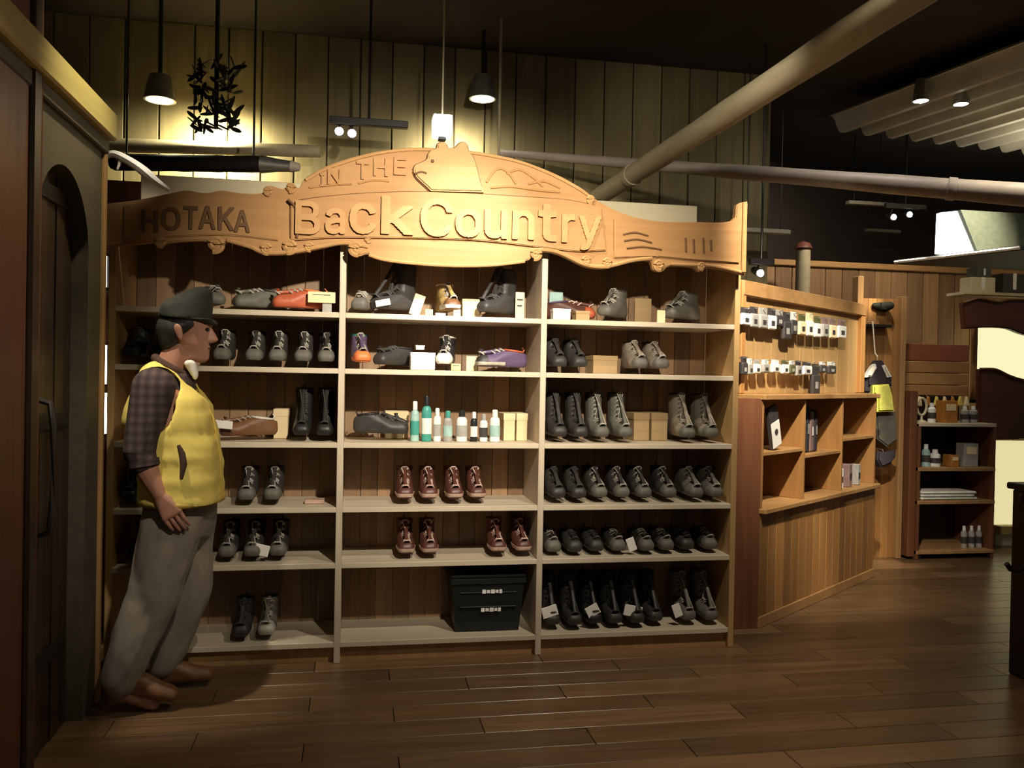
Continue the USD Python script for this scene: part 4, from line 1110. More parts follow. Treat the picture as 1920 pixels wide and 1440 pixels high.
PK2 = [(1394, 668, 704, 10, 'pack_dark', 'pack_dark', 'dark narrow pack at the row start'),
       (1405, 672, 704, 9, 'white_plastic', 'pack_grey', 'white headed grey pack'),
       (1418, 674, 702, 12, 'pack_grey', 'white_plastic', 'grey headed white pack'),
       (1434, 674, 700, 13, 'white_plastic', 'pack_grey', 'white pack with grey foot'),
       (1453, 674, 700, 14, 'white_plastic', 'white_plastic', 'plain white pack'),
       (1471, 675, 702, 12, 'pack_green', 'white_plastic', 'green headed white pack'),
       (1484, 676, 702, 10, 'white_plastic', 'pack_green', 'white headed green pack'),
       (1496, 676, 706, 10, 'pack_dark', 'pack_grey', 'dark headed grey pack'),
       (1512, 678, 704, 16, 'pack_dark', 'white_plastic', 'wide white pack with dark header'),
       (1528, 682, 740, 13, 'pack_dark', 'pack_dark', 'long black pack'),
       (1541, 678, 700, 10, 'white_plastic', 'pack_dark', 'white pack with dark foot'),
       (1558, 678, 702, 14, 'white_plastic', 'pack_dark', 'wide dark footed white pack at row end')]
for rowname, PK in (('upper', PK1), ('lower', PK2)):
    for px, t0, t1, w, hm, bm, words_ in PK:
        dep = BD - 0.055
        xa, zt = rl(px - w / 2, t0, dep)
        xb, zl = rl(px + w / 2, t1, dep)
        xc, ww, hh = (xa + xb) / 2, (xb - xa) * 0.92, zt - zl
        o = RA + E1 * xc + E2 * dep + [0, 0, zl]
        t = thing('hanging_pack', f'{words_}, {rowname} row of hooks on the accessory wall', 'accessory pack', o, RDEG, f'packs on the {rowname} row of hooks')
        part(t, 'header', bx(-ww / 2, ww / 2, -0.002, 0.002, hh * 0.62, hh, 0.001), hm)
        pl = m3.Manifold.batch_hull([sph((sx * (ww / 2 - 0.008), 0, zz), (0.008, 0.014, 0.01), 10) for sx in (-1, 1) for zz in (0.012, hh * 0.6)])
        part(t, 'pouch', tm(pl), bm, smooth=50)
        part(t, 'print', bx(-ww * 0.22, ww * 0.18, -0.0155, -0.012, hh * 0.2, hh * 0.42), 'pack_dark' if bm in ('white_plastic', 'cream_paper', 'pack_grey') else 'pack_grey')
        part(t, 'hook', tube([(0, 0.056, hh * 0.93), (0, -0.02, hh * 0.93), (0, -0.026, hh * 0.97)], 0.0028, 6), 'silver')

# things in the cubbyholes
def cub(t, name, mesh, mat, **k):
    return rpart(t, name, mesh, mat, **k)


xa = rl(1446, 800, 0.03)[0]
t = thing('printed_pack', 'white printed pack leaning in the first cubbyhole of the counter', 'pack', RA + E1 * (xa + 0.04) + E2 * 0.035 + [0, 0, CZ[0]], RDEG)
m = bx(-0.055, 0.055, -0.012, 0.012, 0, 0.24, 0.003)
m.apply_transform(trimesh.transformations.rotation_matrix(math.radians(-16), [0, 1, 0]))
m.apply_translation([0.03, 0, 0.016])
part(t, 'pack', m, 'pack_dark')
m = bx(-0.052, 0.052, -0.0145, -0.011, 0.005, 0.15, 0.001)
m.apply_transform(trimesh.transformations.rotation_matrix(math.radians(-16), [0, 1, 0]))
m.apply_translation([0.03, 0, 0.016])
part(t, 'label', m, 'white_paper', label='white label')
m = trimesh.creation.cylinder(0.018, 0.003, sections=16)
m.apply_transform(trimesh.transformations.rotation_matrix(math.pi / 2, [1, 0, 0]))
m.apply_translation([0.0, -0.0155, 0.09])
m.apply_transform(trimesh.transformations.rotation_matrix(math.radians(-16), [0, 1, 0]))
m.apply_translation([0.03, 0, 0.016])
part(t, 'emblem', m, 'pack_dark')
x = div[1] + 0.05
for i, (w, h, ma, words_) in enumerate(((0.05, 0.27, 'pack_dark', 'tall dark folded garment'), (0.05, 0.24, 'leaf_dark', 'dark green folded garment'), (0.06, 0.28, 'dark_cloth', 'blackish folded garment'), (0.055, 0.25, 'pack_plum', 'plum folded garment'), (0.05, 0.26, 'dark_cloth', 'narrow black folded garment'))):
    t = thing('folded_garment', words_ + ' standing in the second cubbyhole of the counter', 'garment', RA + E1 * (x + w / 2) + E2 * 0.16 + [0, 0, CZ[1]], RDEG)
    cush = m3.Manifold.batch_hull([sph((sx * (w / 2 - 0.012), sy * 0.09, zz), 0.012, 10) for sx in (-1, 1) for sy in (-1, 1) for zz in (0.012, h - 0.014)])
    part(t, 'cloth', tm(cush), ma, smooth=60)
    part(t, 'tag', bx(-0.010, 0.010, -0.1045, -0.1055, h * 0.4, h * 0.62), 'white_paper' if i == 3 else 'pack_grey')
    x += w + 0.006
for i, (px, w, h, ma) in enumerate(((1588, 0.06, 0.13, 'white_plastic'), (1604, 0.07, 0.15, 'pack_plum'), (1620, 0.06, 0.14, 'pack_grey'))):
    xx = min(rl(px, 890)[0], RL - 0.1)
    t = thing('small_pack', ('white', 'plum', 'grey')[i] + ' small pack in the last cubbyhole under its short shelf', 'pack', RA + E1 * xx + E2 * 0.06 + [0, 0, cz[0] + 0.0092], RDEG)
    part(t, 'box', bx(-w / 2 * 0.8, w / 2 * 0.8, -0.03, 0.03, 0, h, 0.004), ma)
    part(t, 'label', bx(-w * 0.25, w * 0.25, -0.0312, -0.028, h * 0.3, h * 0.6), 'pack_dark')

# ------------------------------------------------------------------ doorway board with hanging clothes
GY = 1.9
a, b = atY(1612, 600, GY), atY(1690, 600, GY)
wb2 = thing('clothes_stand', 'yellowish plank stand with a rail behind the counter end', 'stand', ((a[0] + b[0]) / 2, GY, 0))
zt = atY(1650, 560, GY)[2]
k = 5
for i in range(k):
    x0, x1 = a[0] + (b[0] - a[0]) * i / k, a[0] + (b[0] - a[0]) * (i + 1) / k
    part(wb2, 'plank', bx(x0 + 0.001, x1 - 0.001, GY, GY + 0.02, 0, zt, 0.0015), 'counter_plank_2' if i % 2 else 'counter_plank_0', world=True, smooth=False)
part(wb2, 'post', bx(b[0] - 0.03, b[0] + 0.012, GY - 0.05, GY + 0.03, 0, zt + 0.02, 0.004), 'side_wood', world=True)
part(wb2, 'post', bx(a[0] - 0.05, a[0] - 0.002, GY - 0.05, GY + 0.03, 0, zt + 0.16, 0.004), 'side_wood', world=True)
r0, r1 = atY(1613, 610, GY - 0.05), atY(1668, 617, GY - 0.05)
part(wb2, 'rail', bx(r0[0], r1[0], GY - 0.08, GY, r0[2] - 0.012, r0[2] + 0.012, 0.003), 'dark_stand', world=True, label='dark short rail')
c = atY(1660, 572, GY - 0.08)
solid('wall_bracket', tm(hull((c + [-0.05, 0.06, 0], 0.02), (c + [0.06, 0.03, 0.0], 0.03), (c + [0.03, 0.05, -0.02], 0.03)) + mbox(c[0] - 0.02, c[0] + 0.02, GY - 0.06, GY + 0.001, c[2] - 0.03, c[2] + 0.02)), 'leaf_dark', 'dark rounded bracket on the yellowish plank stand', 'bracket', smooth=50)

# hanging vest: white shoulders, dark chest, neon hem
def cloth(poly_pts, Y, thick, mat, t, name, label=None):
    p = poly_px(poly_pts, Y)
    part(t, name, slab(p, Y - thick / 2, thick, 0.012), mat, world=True, label=label)


VY = GY - 0.16
c = atY(1645, 700, VY)
tv = thing('hanging_vest', 'vest with white shoulders and neon yellow hem hanging on the plank stand', 'vest', c)
cloth([(1622, 706), (1634, 688), (1641, 676), (1650, 676), (1658, 688), (1668, 704), (1668, 724), (1622, 724)], VY, 0.07, 'dark_cloth', tv, 'chest')
cloth([(1620, 708), (1634, 686), (1640, 682), (1642, 690), (1632, 706)], VY - 0.03, 0.05, 'white_cloth', tv, 'shoulder')
cloth([(1652, 686), (1658, 684), (1670, 706), (1662, 708)], VY - 0.03, 0.05, 'white_cloth', tv, 'shoulder')
cloth([(1632, 722), (1662, 720), (1668, 740), (1672, 771), (1640, 772), (1640, 742), (1632, 738)], VY - 0.02, 0.08, 'neon_yellow', tv, 'hem', 'neon yellow lower half')
cloth([(1614, 705), (1630, 706), (1630, 736), (1615, 736)], VY + 0.01, 0.06, 'dark_cloth', tv, 'sleeve')
hk = atY(1645, 676, VY)
part(tv, 'hanger', tube([hk + [0, 0, -0.01], hk + [0, 0, 0.03], hk + [0, 0.03, 0.055], [hk[0], GY - 0.09, r0[2] + 0.03], [hk[0], GY - 0.03, r0[2] + 0.028]], 0.005, 6), 'antler', world=True)
for pts, Y, mat, lab in (([(1638, 774), (1676, 772), (1678, 824), (1660, 838), (1640, 822)], VY + 0.045, 'grey_cloth', 'grey garment hanging under the neon yellow hem'),
                         ([(1642, 845), (1660, 849), (1676, 845), (1675, 856), (1666, 868), (1648, 876), (1640, 860)], VY - 0.03, 'dark_cloth', 'dark garment bottom hanging below the grey garment')):
    c = atY(*pts[0], Y)
    t = thing('hanging_garment', lab, 'garment', c)
    cloth(pts, Y, 0.07, mat, t, 'cloth')
    e = atY(1658, pts[1][1], Y)
    part(t, 'loop', tube([(e[0], Y, e[2] - 0.02), (e[0], Y + 0.02, e[2] + 0.02), (e[0], GY - 0.001, e[2] + 0.03)], 0.004, 6), 'silver', world=True)

# ------------------------------------------------------------------ far rack
KY = 1.80
a, b = atY(1722, 900, KY), atY(1866, 900, KY)
back = 2.22
xl = a[0] - 0.005
rk = thing('goods_rack', 'dark wooden goods rack with a striped red header at the far end', 'rack', ((a[0] + b[0]) / 2, 2.0, 0))
zt = atY(1790, 795, KY)[2]
part(rk, 'side_panel', bx(xl, xl + 0.022, KY, back, 0.0, zt + 0.0, 0.003), 'red_wood', world=True)
part(rk, 'side_panel', bx(b[0] - 0.02, b[0], KY, back, 0.0, zt, 0.003), 'red_wood', world=True)
part(rk, 'back_panel', bx(xl, b[0], back, back + 0.015, 0.0, zt + 0.60), 'door_plank_0', world=True)
zs_ = [atY(1790, y, KY)[2] for y in (797, 880, 942, 1035)]
for i, z in enumerate(zs_):
    part(rk, 'shelf', bx(xl, b[0], KY - 0.004, back, z - 0.014, z + 0.014, 0.003), 'shelf_edge_x' if i == 0 else 'side_wood', world=True)
for y0, y1, ma in ((645, 678, 'header_red'), (678, 700, 'header_tan'), (700, 722, 'counter_x'), (722, 742, 'header_tan')):
    za, zb_ = atY(1765, y0, KY + 0.2)[2], atY(1765, y1, KY + 0.2)[2]
    part(rk, 'header_board', bx(xl - 0.06, b[0] - 0.10, KY + 0.18 + (0.012 if ma == 'header_red' else 0), KY + 0.21, zb_ + 0.002, za - 0.002, 0.004), ma, world=True)
part(rk, 'post', bx(xl - 0.078, xl - 0.061, KY + 0.14, KY + 0.21, 0, atY(1690, 700, KY)[2], 0.004), 'side_wood', world=True, label='pale upright post')
part(rk, 'post', bx(xl - 0.06, xl, KY + 0.02, back, 0.02, zt + 0.25, 0.004), 'red_wood', world=True)
for x0 in (xl + 0.02, b[0] - 0.04):
    part(rk, 'foot', bx(x0, x0 + 0.03, KY + 0.01, KY + 0.04, 0.0, zs_[3], 0.002), 'black_metal', world=True)
rk_z = [z + 0.0152 for z in zs_]
# little yellow tags hanging under the header
hz = atY(1765, 742, KY + 0.2)[2]
for i, px in enumerate((1706, 1724, 1740, 1756, 1771, 1786, 1800, 1812)):
    c = atY(px, 752, KY + 0.17)
    t = thing('hanging_charm', f'small yellowish charm, {ORD[i]} of the line under the striped rack header', 'charm', (c[0], KY + 0.17, c[2]), group='charms under the rack header')
    w = 0.022 if i % 3 else 0.030
    part(t, 'charm', tm(hull(((-w / 2, 0, -0.03), 0.012), ((w / 2, 0, -0.03), 0.012), ((0, 0, 0.025), 0.012), seg=10)), ('vest_yellow', 'cream_paper', 'orange_pack')[i % 3], smooth=50)
    part(t, 'string', tube([(0, 0.0, 0.03), (0, 0.02, hz - c[2])], 0.002, 5), 'antler')
# goods: (px, shelf, width, height, colour, shape, words)
for px, sh, w, h, ma, kind, words_ in ((1744, 0, 0.06, 0.15, 'white_plastic', 'b', 'white round bottle on the top of the far rack'),
                                       (1725, 0, 0.09, 0.16, 'cream_board', 'r', 'pale ring shaped stand at the top of the far rack'),
                                       (1772, 0, 0.12, 0.17, 'orange_pack', 'x', 'orange brown box in the middle of the rack top'),
                                       (1806, 0, 0.06, 0.13, 'pack_grey', 'b', 'grey bottle next to the orange box on the rack top'),
                                       (1822, 0, 0.06, 0.13, 'pack_grey', 'b', 'outer grey bottle on the rack top'),
                                       (1735, 1, 0.06, 0.17, 'pale_teal', 'b', 'pale teal bottle on the second rack shelf'),
                                       (1752, 1, 0.08, 0.13, 'white_plastic', 'b', 'white jar on the second rack shelf'),
                                       (1782, 1, 0.07, 0.09, 'orange_pack', 'x', 'small orange box on the second rack shelf'),
                                       (1812, 1, 0.12, 0.18, 'pack_grey', 'x', 'pale grey box on the second rack shelf'),
                                       (1810, 3, 0.046, 0.17, 'pack_grey', 'b', 'first grey bottle at the foot of the far rack'),
                                       (1824, 3, 0.046, 0.17, 'pack_grey', 'b', 'middle grey bottle at the foot of the far rack'),
                                       (1838, 3, 0.046, 0.17, 'pack_grey', 'b', 'last grey bottle at the foot of the far rack')):
    c = atY(px, 900, KY + 0.08)
    t = thing({'b': 'bottle', 'x': 'carton', 'r': 'ring_stand'}[kind], words_, {'b': 'bottle', 'x': 'box', 'r': 'stand'}[kind], (c[0], KY + 0.08, rk_z[sh]))
    r = w / 2
    if kind == 'b':
        part(t, 'body', lathe([(0, 0), (r, 0), (r, h * 0.7), (r * 0.5, h * 0.8), (0, h * 0.8)], 16), ma, smooth=40)
        part(t, 'cap', lathe([(0, h * 0.8), (r * 0.55, h * 0.8), (r * 0.5, h), (0, h)], 14), 'white_plastic', smooth=40)
        part(t, 'label', lathe([(r + 0.0006, h * 0.2), (r + 0.0014, h * 0.21), (r + 0.0014, h * 0.5), (r + 0.0006, h * 0.51)], 16), 'pack_dark', smooth=40)
    elif kind == 'x':
        part(t, 'carton', bx(-r, r, -0.05, 0.05, 0, h, 0.003), ma)
        part(t, 'label', bx(-r * 0.7, r * 0.7, -0.0515, -0.049, h * 0.55, h * 0.85), 'cream_paper')
    else:
        tt = np.linspace(0, 2 * math.pi, 25)
        part(t, 'ring', tube([(0.04 * math.cos(a_), 0, 0.12 + 0.065 * math.sin(a_)) for a_ in tt], 0.010, 8), ma, smooth=60)
        part(t, 'foot', lathe([(0, 0), (0.035, 0), (0.03, 0.012), (0.010, 0.02), (0.008, 0.06), (0, 0.06)], 16), ma)
for i in range(3):
    z = rk_z[2] + 0.022 * i
    c0, c1 = atY(1728, 930, KY + 0.02), atY((1834, 1828, 1832)[i], 930, KY + 0.02)
    t = thing('folded_towel', ('lowest', 'middle', 'topmost')[i] + ' white folded towel of the stack on the third rack shelf', 'towel', ((c0[0] + c1[0]) / 2, KY + 0.12, z))
    w = (c1[0] - c0[0]) / 2
    part(t, 'cloth', tm(m3.Manifold.batch_hull([sph((sx * (w - 0.011), sy * 0.09, 0.0108), 0.0105, 10) for sx in (-1, 1) for sy in (-1, 1)])), 'white_cloth', smooth=60)
    part(t, 'hem', tube([(-w + 0.01, -0.1055, 0.0105), (w - 0.01, -0.1055, 0.0105)], 0.0025, 5), 'pale_teal')

# ------------------------------------------------------------------ far side: lit windows behind wavy boards
WY = 1.98
a, b, c, d = atY(1832, 618, WY + 0.2), atY(1990, 618, WY + 0.2), atY(1832, 716, WY + 0.2), atY(1990, 740, WY + 0.2)
w1 = thing('window_1', 'bright yellowish lit window between two dark wavy boards', 'window', kind='structure', loc=((a[0] + b[0]) / 2, WY + 0.2, c[2]))
part(w1, 'pane', bx(a[0], b[0], WY + 0.2, WY + 0.215, d[2] - 0.05, a[2] + 0.05), 'window_glow', world=True)
part(w1, 'frame', cat(bx(a[0] - 0.03, a[0], WY + 0.19, WY + 0.23, d[2] - 0.08, a[2] + 0.08), bx(a[0] - 0.03, b[0], WY + 0.19, WY + 0.23, a[2] + 0.05, a[2] + 0.08), bx(a[0] - 0.03, b[0], WY + 0.19, WY + 0.23, d[2] - 0.08, d[2] - 0.05)), 'side_wood', world=True)
a, b = atY(1866, 826, WY + 0.3), atY(1990, 982, WY + 0.3)
w2 = thing('window_2', 'tall dim yellow lit window low at the far end of the shop', 'window', kind='structure', loc=((a[0] + b[0]) / 2, WY + 0.3, b[2]))
for i in range(6):
    x0, x1 = a[0] + (b[0] - a[0]) * i / 6, a[0] + (b[0] - a[0]) * (i + 1) / 6
    part(w2, 'pane', bx(x0 + 0.006, x1 - 0.006, WY + 0.3, WY + 0.315, b[2], a[2]), 'window_glow_low', world=True)
part(w2, 'sill', bx(a[0], b[0], WY + 0.22, WY + 0.34, b[2] - 0.07, b[2], 0.004), 'cornice_wood', world=True)
part(w2, 'apron', bx(a[0], b[0], WY + 0.27, WY + 0.33, 0.0, b[2] - 0.07), 'cream_board', world=True)


def wavy(pts_top, pts_bot, Y, label, th=0.05):
    p = poly_px(smooth_px(pts_top).tolist() + smooth_px(pts_bot).tolist(), Y)
    q = p.centroid
    t = thing('wavy_board', label, 'board', (q.x, Y, p.bounds[1]))
    part(t, 'board', slab(p, Y, th, 0.01), 'wavy_board', world=True)
    r_ = tube([atY(x, y, Y - 0.004) for x, y in smooth_px(pts_top)], 0.012, 6)
    part(t, 'moulding', r_, 'red_wood', world=True)
    return t


wavy([(1806, 568), (1835, 560), (1870, 566), (1900, 562), (1990, 566)], [(1990, 640), (1925, 628), (1890, 616), (1850, 614), (1810, 617)], WY, 'dark red wavy board above the bright window at the far end')
wavy([(1838, 692), (1866, 693), (1895, 706), (1925, 714), (1990, 720)], [(1990, 824), (1925, 822), (1895, 824), (1850, 822), (1838, 800)], WY, 'dark red wavy board below the bright window at the far end')
a = atY(1880, 560, WY)
sh = thing('board_support', 'dark back frame holding the two wavy boards at the far end', 'frame', (a[0] + 0.6, WY + 0.1, 0))
part(sh, 'upright', bx(b[0] - 0.04, b[0] + 0.02, WY + 0.051, WY + 0.12, 0, a[2] + 0.02), 'wavy_board', world=True)
part(sh, 'crossbar', bx(atY(1845, 590, WY)[0], b[0] + 0.02, WY + 0.051, WY + 0.08, atY(1845, 600, WY)[2], atY(1845, 580, WY)[2]), 'wavy_board', world=True)
part(sh, 'crossbar', bx(atY(1850, 800, WY)[0], b[0] + 0.02, WY + 0.051, WY + 0.08, atY(1845, 790, WY)[2], atY(1845, 770, WY)[2]), 'wavy_board', world=True)
part(sh, 'top_shelf', bx(atY(1806, 566, WY)[0], b[0] + 0.02, WY - 0.02, WY + 0.2, a[2] + 0.02, a[2] + 0.045, 0.003), 'cream_board', world=True)
st = a[2] + 0.045
for i, (x0, x1, h, ma, lab) in enumerate(((1812, 1858, 0.12, 'cream_board', 'pale wide carton on the ledge above the bright window'), (1824, 1850, 0.08, 'duct_green', 'pale green carton on top of the wide carton'), (1872, 1915, 0.16, 'pack_dark', 'dark carton on the ledge above the bright window'))):
    p, q = atY(x0, 540, WY + 0.06), atY(x1, 540, WY + 0.06)
    z = st + (0.12 if i == 1 else 0)
    t = thing('ledge_carton', lab, 'box', ((p[0] + q[0]) / 2, WY + 0.06, z))
    w = (q[0] - p[0]) / 2
    part(t, 'carton', bx(-w, w, -0.05, 0.08, 0.0, h, 0.004), ma)
    part(t, 'tape', bx(-w * 0.15, w * 0.15, -0.0512, 0.02, h * 0.2, h + 0.001), 'white_plastic')

# dark stand in the right foreground
p = atZ(1936, 1275, 0.0)
t = thing('dark_stand', 'dark wooden stand with a curved hook at the right edge', 'stand', p)
part(t, 'post', bx(-0.045, 0.16, -0.045, 0.10, 0.0, 0.86, 0.008), 'dark_stand')
part(t, 'arm', tube([(-0.045, 0.0, 0.52), (-0.09, 0.0, 0.50), (-0.13, 0.0, 0.51), (-0.15, 0.0, 0.535)], 0.012, 8), 'dark_stand')
part(t, 'knob', tm(sph((-0.06, 0.0, 0.83), 0.03)), 'dark_stand', smooth=60)
part(t, 'top', bx(-0.06, 0.18, -0.06, 0.12, 0.86, 0.89, 0.006), 'dark_stand')
# post with a cap behind the accessory wall
p = atY(1505, 520, 2.1)
t = thing('log_post', 'short log post with a reddish cap rising behind the accessory wall', 'post', (p[0], 2.1, 0))
zt = atY(1505, 466, 2.1)[2]
part(t, 'shaft', tube([(0, 0, 0), (0, 0, zt)], 0.055, 14), 'log_wood', smooth=50)
part(t, 'cap', lathe([(0, zt + 0.06), (0.05, zt + 0.04), (0.07, zt), (0.05, zt - 0.02), (0, zt - 0.02)], 16), 'wavy_board', smooth=50)

# ------------------------------------------------------------------ the person, in profile towards the counter
PY = -0.33


def J(x, y, Y=PY):
    return atY(x, y, Y)


floorz = 0.0
pr = thing('person', 'person in a yellow vest, plaid shirt and dark cap walking past the shelving', 'person', (J(300, 1290)[0], PY, 0))
YN, YF = -0.53, -0.15                     # near and far shoulder
hd = J(349, 622)
head = [
    hull((hd + [0.0, 0, 0.035], (0.098, 0.076, 0.088)), (hd + [-0.012, 0, 0.01], (0.092, 0.074, 0.09)), (hd + [0.03, 0, -0.04], (0.062, 0.06, 0.06)), seg=24),
    hull((hd + [0.03, 0, -0.04], (0.062, 0.06, 0.05)), (hd + [0.058, 0, -0.098], (0.034, 0.036, 0.028)), (hd + [-0.02, 0, -0.075], (0.05, 0.056, 0.03)), seg=20),
    hull((hd + [0.090, 0, 0.012], 0.012), (hd + [0.112, 0, -0.028], 0.013), (hd + [0.092, 0.012, -0.034], 0.012), (hd + [0.092, -0.012, -0.034], 0.012), seg=12),
    hull((hd + [0.080, -0.028, 0.030], 0.014), (hd + [0.086, 0.028, 0.030], 0.014), seg=12),
    hull((hd + [0.083, -0.014, -0.062], 0.011), (hd + [0.083, 0.014, -0.062], 0.011), (hd + [0.078, 0, -0.074], 0.012), seg=12),
    hull((hd + [0.066, -0.01, -0.108], 0.018), (hd + [0.066, 0.01, -0.108], 0.018), seg=12),
]
ears = [hull((hd + [-0.012, sy * 0.078, -0.005], (0.014, 0.008, 0.024)), (hd + [-0.018, sy * 0.083, 0.012], (0.014, 0.006, 0.016)), (hd + [-0.006, sy * 0.076, -0.03], (0.008, 0.006, 0.010)), seg=12) for sy in (-1, 1)]
neckb = J(316, 700)
neck = [hull((hd + [-0.02, 0, -0.07], 0.060), (neckb, 0.066), seg=18)]
chest, belly, hem, pel = J(312, 785), J(342, 880), J(344, 930), J(338, 965)
upc = J(306, 728)
torso = [hull((upc + [0, -0.13, 0], 0.07), (upc + [0, 0.13, 0], 0.07), (chest + [0, -0.08, 0], 0.13), (chest + [0, 0.08, 0], 0.13)),
         hull((chest + [0, -0.08, 0], 0.13), (chest + [0, 0.08, 0], 0.13), (belly + [0, -0.07, 0], 0.115), (belly + [0, 0.07, 0], 0.115)),
         hull((belly + [0, -0.07, 0], 0.115), (belly + [0, 0.07, 0], 0.115), (pel + [0, -0.07, 0], 0.105), (pel + [0, 0.07, 0], 0.105)),
         hull((neckb, 0.066), (upc + [0, -0.10, 0], 0.06), (upc + [0, 0.10, 0], 0.06))]
sN, eN, wN = J(288, 728, YN), J(261, 852, -0.575), J(299, 928, -0.575)
sF, eF, wF = J(318, 726, YF), J(306, 842, -0.10), J(340, 925, -0.12)


def arm(s, e, w):
    return [hull((s, 0.062), (e, 0.044)), hull((e, 0.044), (e * 0.6 + w * 0.4, 0.043), (w, 0.027))]


def hand(w, d, side, curl=0.5):
    """A relaxed hand: palm, four fingers and a thumb. d: the way the forearm points, side: towards the thumb."""
    d = d / np.linalg.norm(d)
    t = side - d * (side @ d)
    t /= np.linalg.norm(t)
    n = np.cross(d, t)                                    # out of the palm or the back of the hand
    sg_ = 1.0 if n[1] > 0 else -1.0
    n = n * sg_                                           # the palm faces the body
    k = [w + d * 0.088 + t * a for a in (0.030, 0.010, -0.010, -0.029)]
    ms = [hull((w, 0.025), (w + d * 0.035 + t * 0.016, 0.019), (w + d * 0.035 - t * 0.014, 0.018), (k[0], 0.0125), (k[1], 0.013), (k[2], 0.0125), (k[3], 0.011), seg=14)]
    for i, (c, L) in enumerate(zip(k, (0.072, 0.080, 0.074, 0.058))):
        p, q = c, d
        for s_, rr, b in ((0.45, 0.0092, 0.35), (0.30, 0.0083, 0.55), (0.25, 0.0076, 0.5)):
            a_ = b * curl
            q = q * math.cos(a_) + n * math.sin(a_)
            q /= np.linalg.norm(q)
            p2 = p + q * L * s_
            ms.append(hull((p, rr), (p2, rr * 0.92), seg=12))
            p = p2
    th0 = w + d * 0.025 + t * 0.022
    q1 = d * 0.72 + t * 0.62 + n * 0.3
    q1 /= np.linalg.norm(q1)
    th1 = th0 + q1 * 0.042
    q2 = d * 0.92 + t * 0.2 + n * 0.33
    q2 /= np.linalg.norm(q2)
    th2 = th1 + q2 * 0.030
    th3 = th2 + q2 * 0.022
    ms += [hull((th0, 0.0145), (th1, 0.0115), seg=12), hull((th1, 0.0112), (th2, 0.0096), seg=12), hull((th2, 0.0096), (th3, 0.0084), seg=12)]
    return ms


hN = hand(wN, J(322, 965, -0.575) - wN, np.array([0.9, 0.1, 0.45]), 0.55)
hF = hand(wF, J(362, 965, -0.12) - wF, np.array([0.9, -0.1, 0.45]), 0.55)
hipN, kneN, ankN = J(322, 985, -0.42), J(288, 1112, -0.44), J(226, 1262, -0.46)
hipF, kneF, ankF = J(346, 985, -0.24), J(352, 1105, -0.23), J(304, 1240, -0.21)
ankN[2], ankF[2] = 0.115, 0.085


def leg(h, k_, a, g=0.0):
    return [hull((h, 0.095 + g), (k_, 0.062 + g)), hull((k_, 0.062 + g), (k_ * 0.65 + a * 0.35 + [-0.012, 0, 0], 0.058 + g), (a, 0.038 + g))]


def foot_(a, tilt):
    f = np.array([math.cos(tilt), 0, -math.sin(tilt)])
    return [hull((a + [-0.02, 0, -0.03], 0.034), (a + f * 0.13 + [0, 0, -0.045], 0.026), (a + [0.01, 0, 0], 0.036))]


body = union(head + ears + neck + torso + arm(sN, eN, wN) + arm(sF, eF, wF) + leg(hipN, kneN, ankN) + leg(hipF, kneF, ankF) + foot_(ankN, 0.35) + foot_(ankF, 0.0))
bodym = body.refine_to_length(0.014)
hands = union(hN + hF).refine_to_length(0.005)
bm = tm(bodym + hands)
bm.merge_vertices()
trimesh.smoothing.filter_taubin(bm, lamb=0.45, nu=0.47, iterations=6)
bd_ = part(pr, 'body', bm, 'skin', world=True, smooth=70)


def shell(ms, length, it=8):
    m = union(ms) if isinstance(ms, list) else ms
    return soften(m, length, it)


# shirt: sleeves and collar, under the vest
sh_ = union([hull((sN, 0.082), (sN * 0.5 + eN * 0.5, 0.072), (eN + [0, 0, 0.01], 0.058)), hull((eN + [0, 0, 0.012], 0.058), (eN * 0.8 + wN * 0.2, 0.054)),
             hull((sF, 0.080), (eF, 0.058)), hull((eF, 0.058), (eF * 0.8 + wF * 0.2, 0.052)),
             hull((upc + [0, -0.13, 0.005], 0.074), (upc + [0, 0.13, 0.005], 0.074), (chest + [0, -0.07, 0], 0.12), (chest + [0, 0.07, 0], 0.12)),
             hull((neckb + [0.0, 0, -0.01], 0.074), (neckb + [0.02, 0, -0.05], 0.09))])
sht = part(pr, 'shirt', shell(sh_, 0.02), 'plaid', world=True, smooth=60, label='dark plaid shirt')
cl = tube([eN * 0.8 + wN * 0.2 + v for v in (np.array([0, 0, 0.012]), np.array([0.004, 0, -0.012]))], 0.058, 16)
part(sht, 'cuff', cl, 'plaid', world=True, smooth=60)
colr = tube([neckb + [0.062 * math.cos(a) + 0.01, 0.062 * math.sin(a), 0.028 - 0.035 * math.cos(a)] for a in np.linspace(-0.25, 2 * math.pi - 0.6, 20)], 0.017, 8)
part(sht, 'collar', colr, 'dark_trim', world=True, smooth=60)
part(pr, 'neckerchief', tm(hull((J(356, 682, -0.385), (0.022, 0.016, 0.016)), (J(366, 702, -0.375), (0.012, 0.016, 0.022)), (J(362, 690, -0.30), 0.022), seg=14)), 'white_cloth', world=True, smooth=60, label='white cloth at the throat')
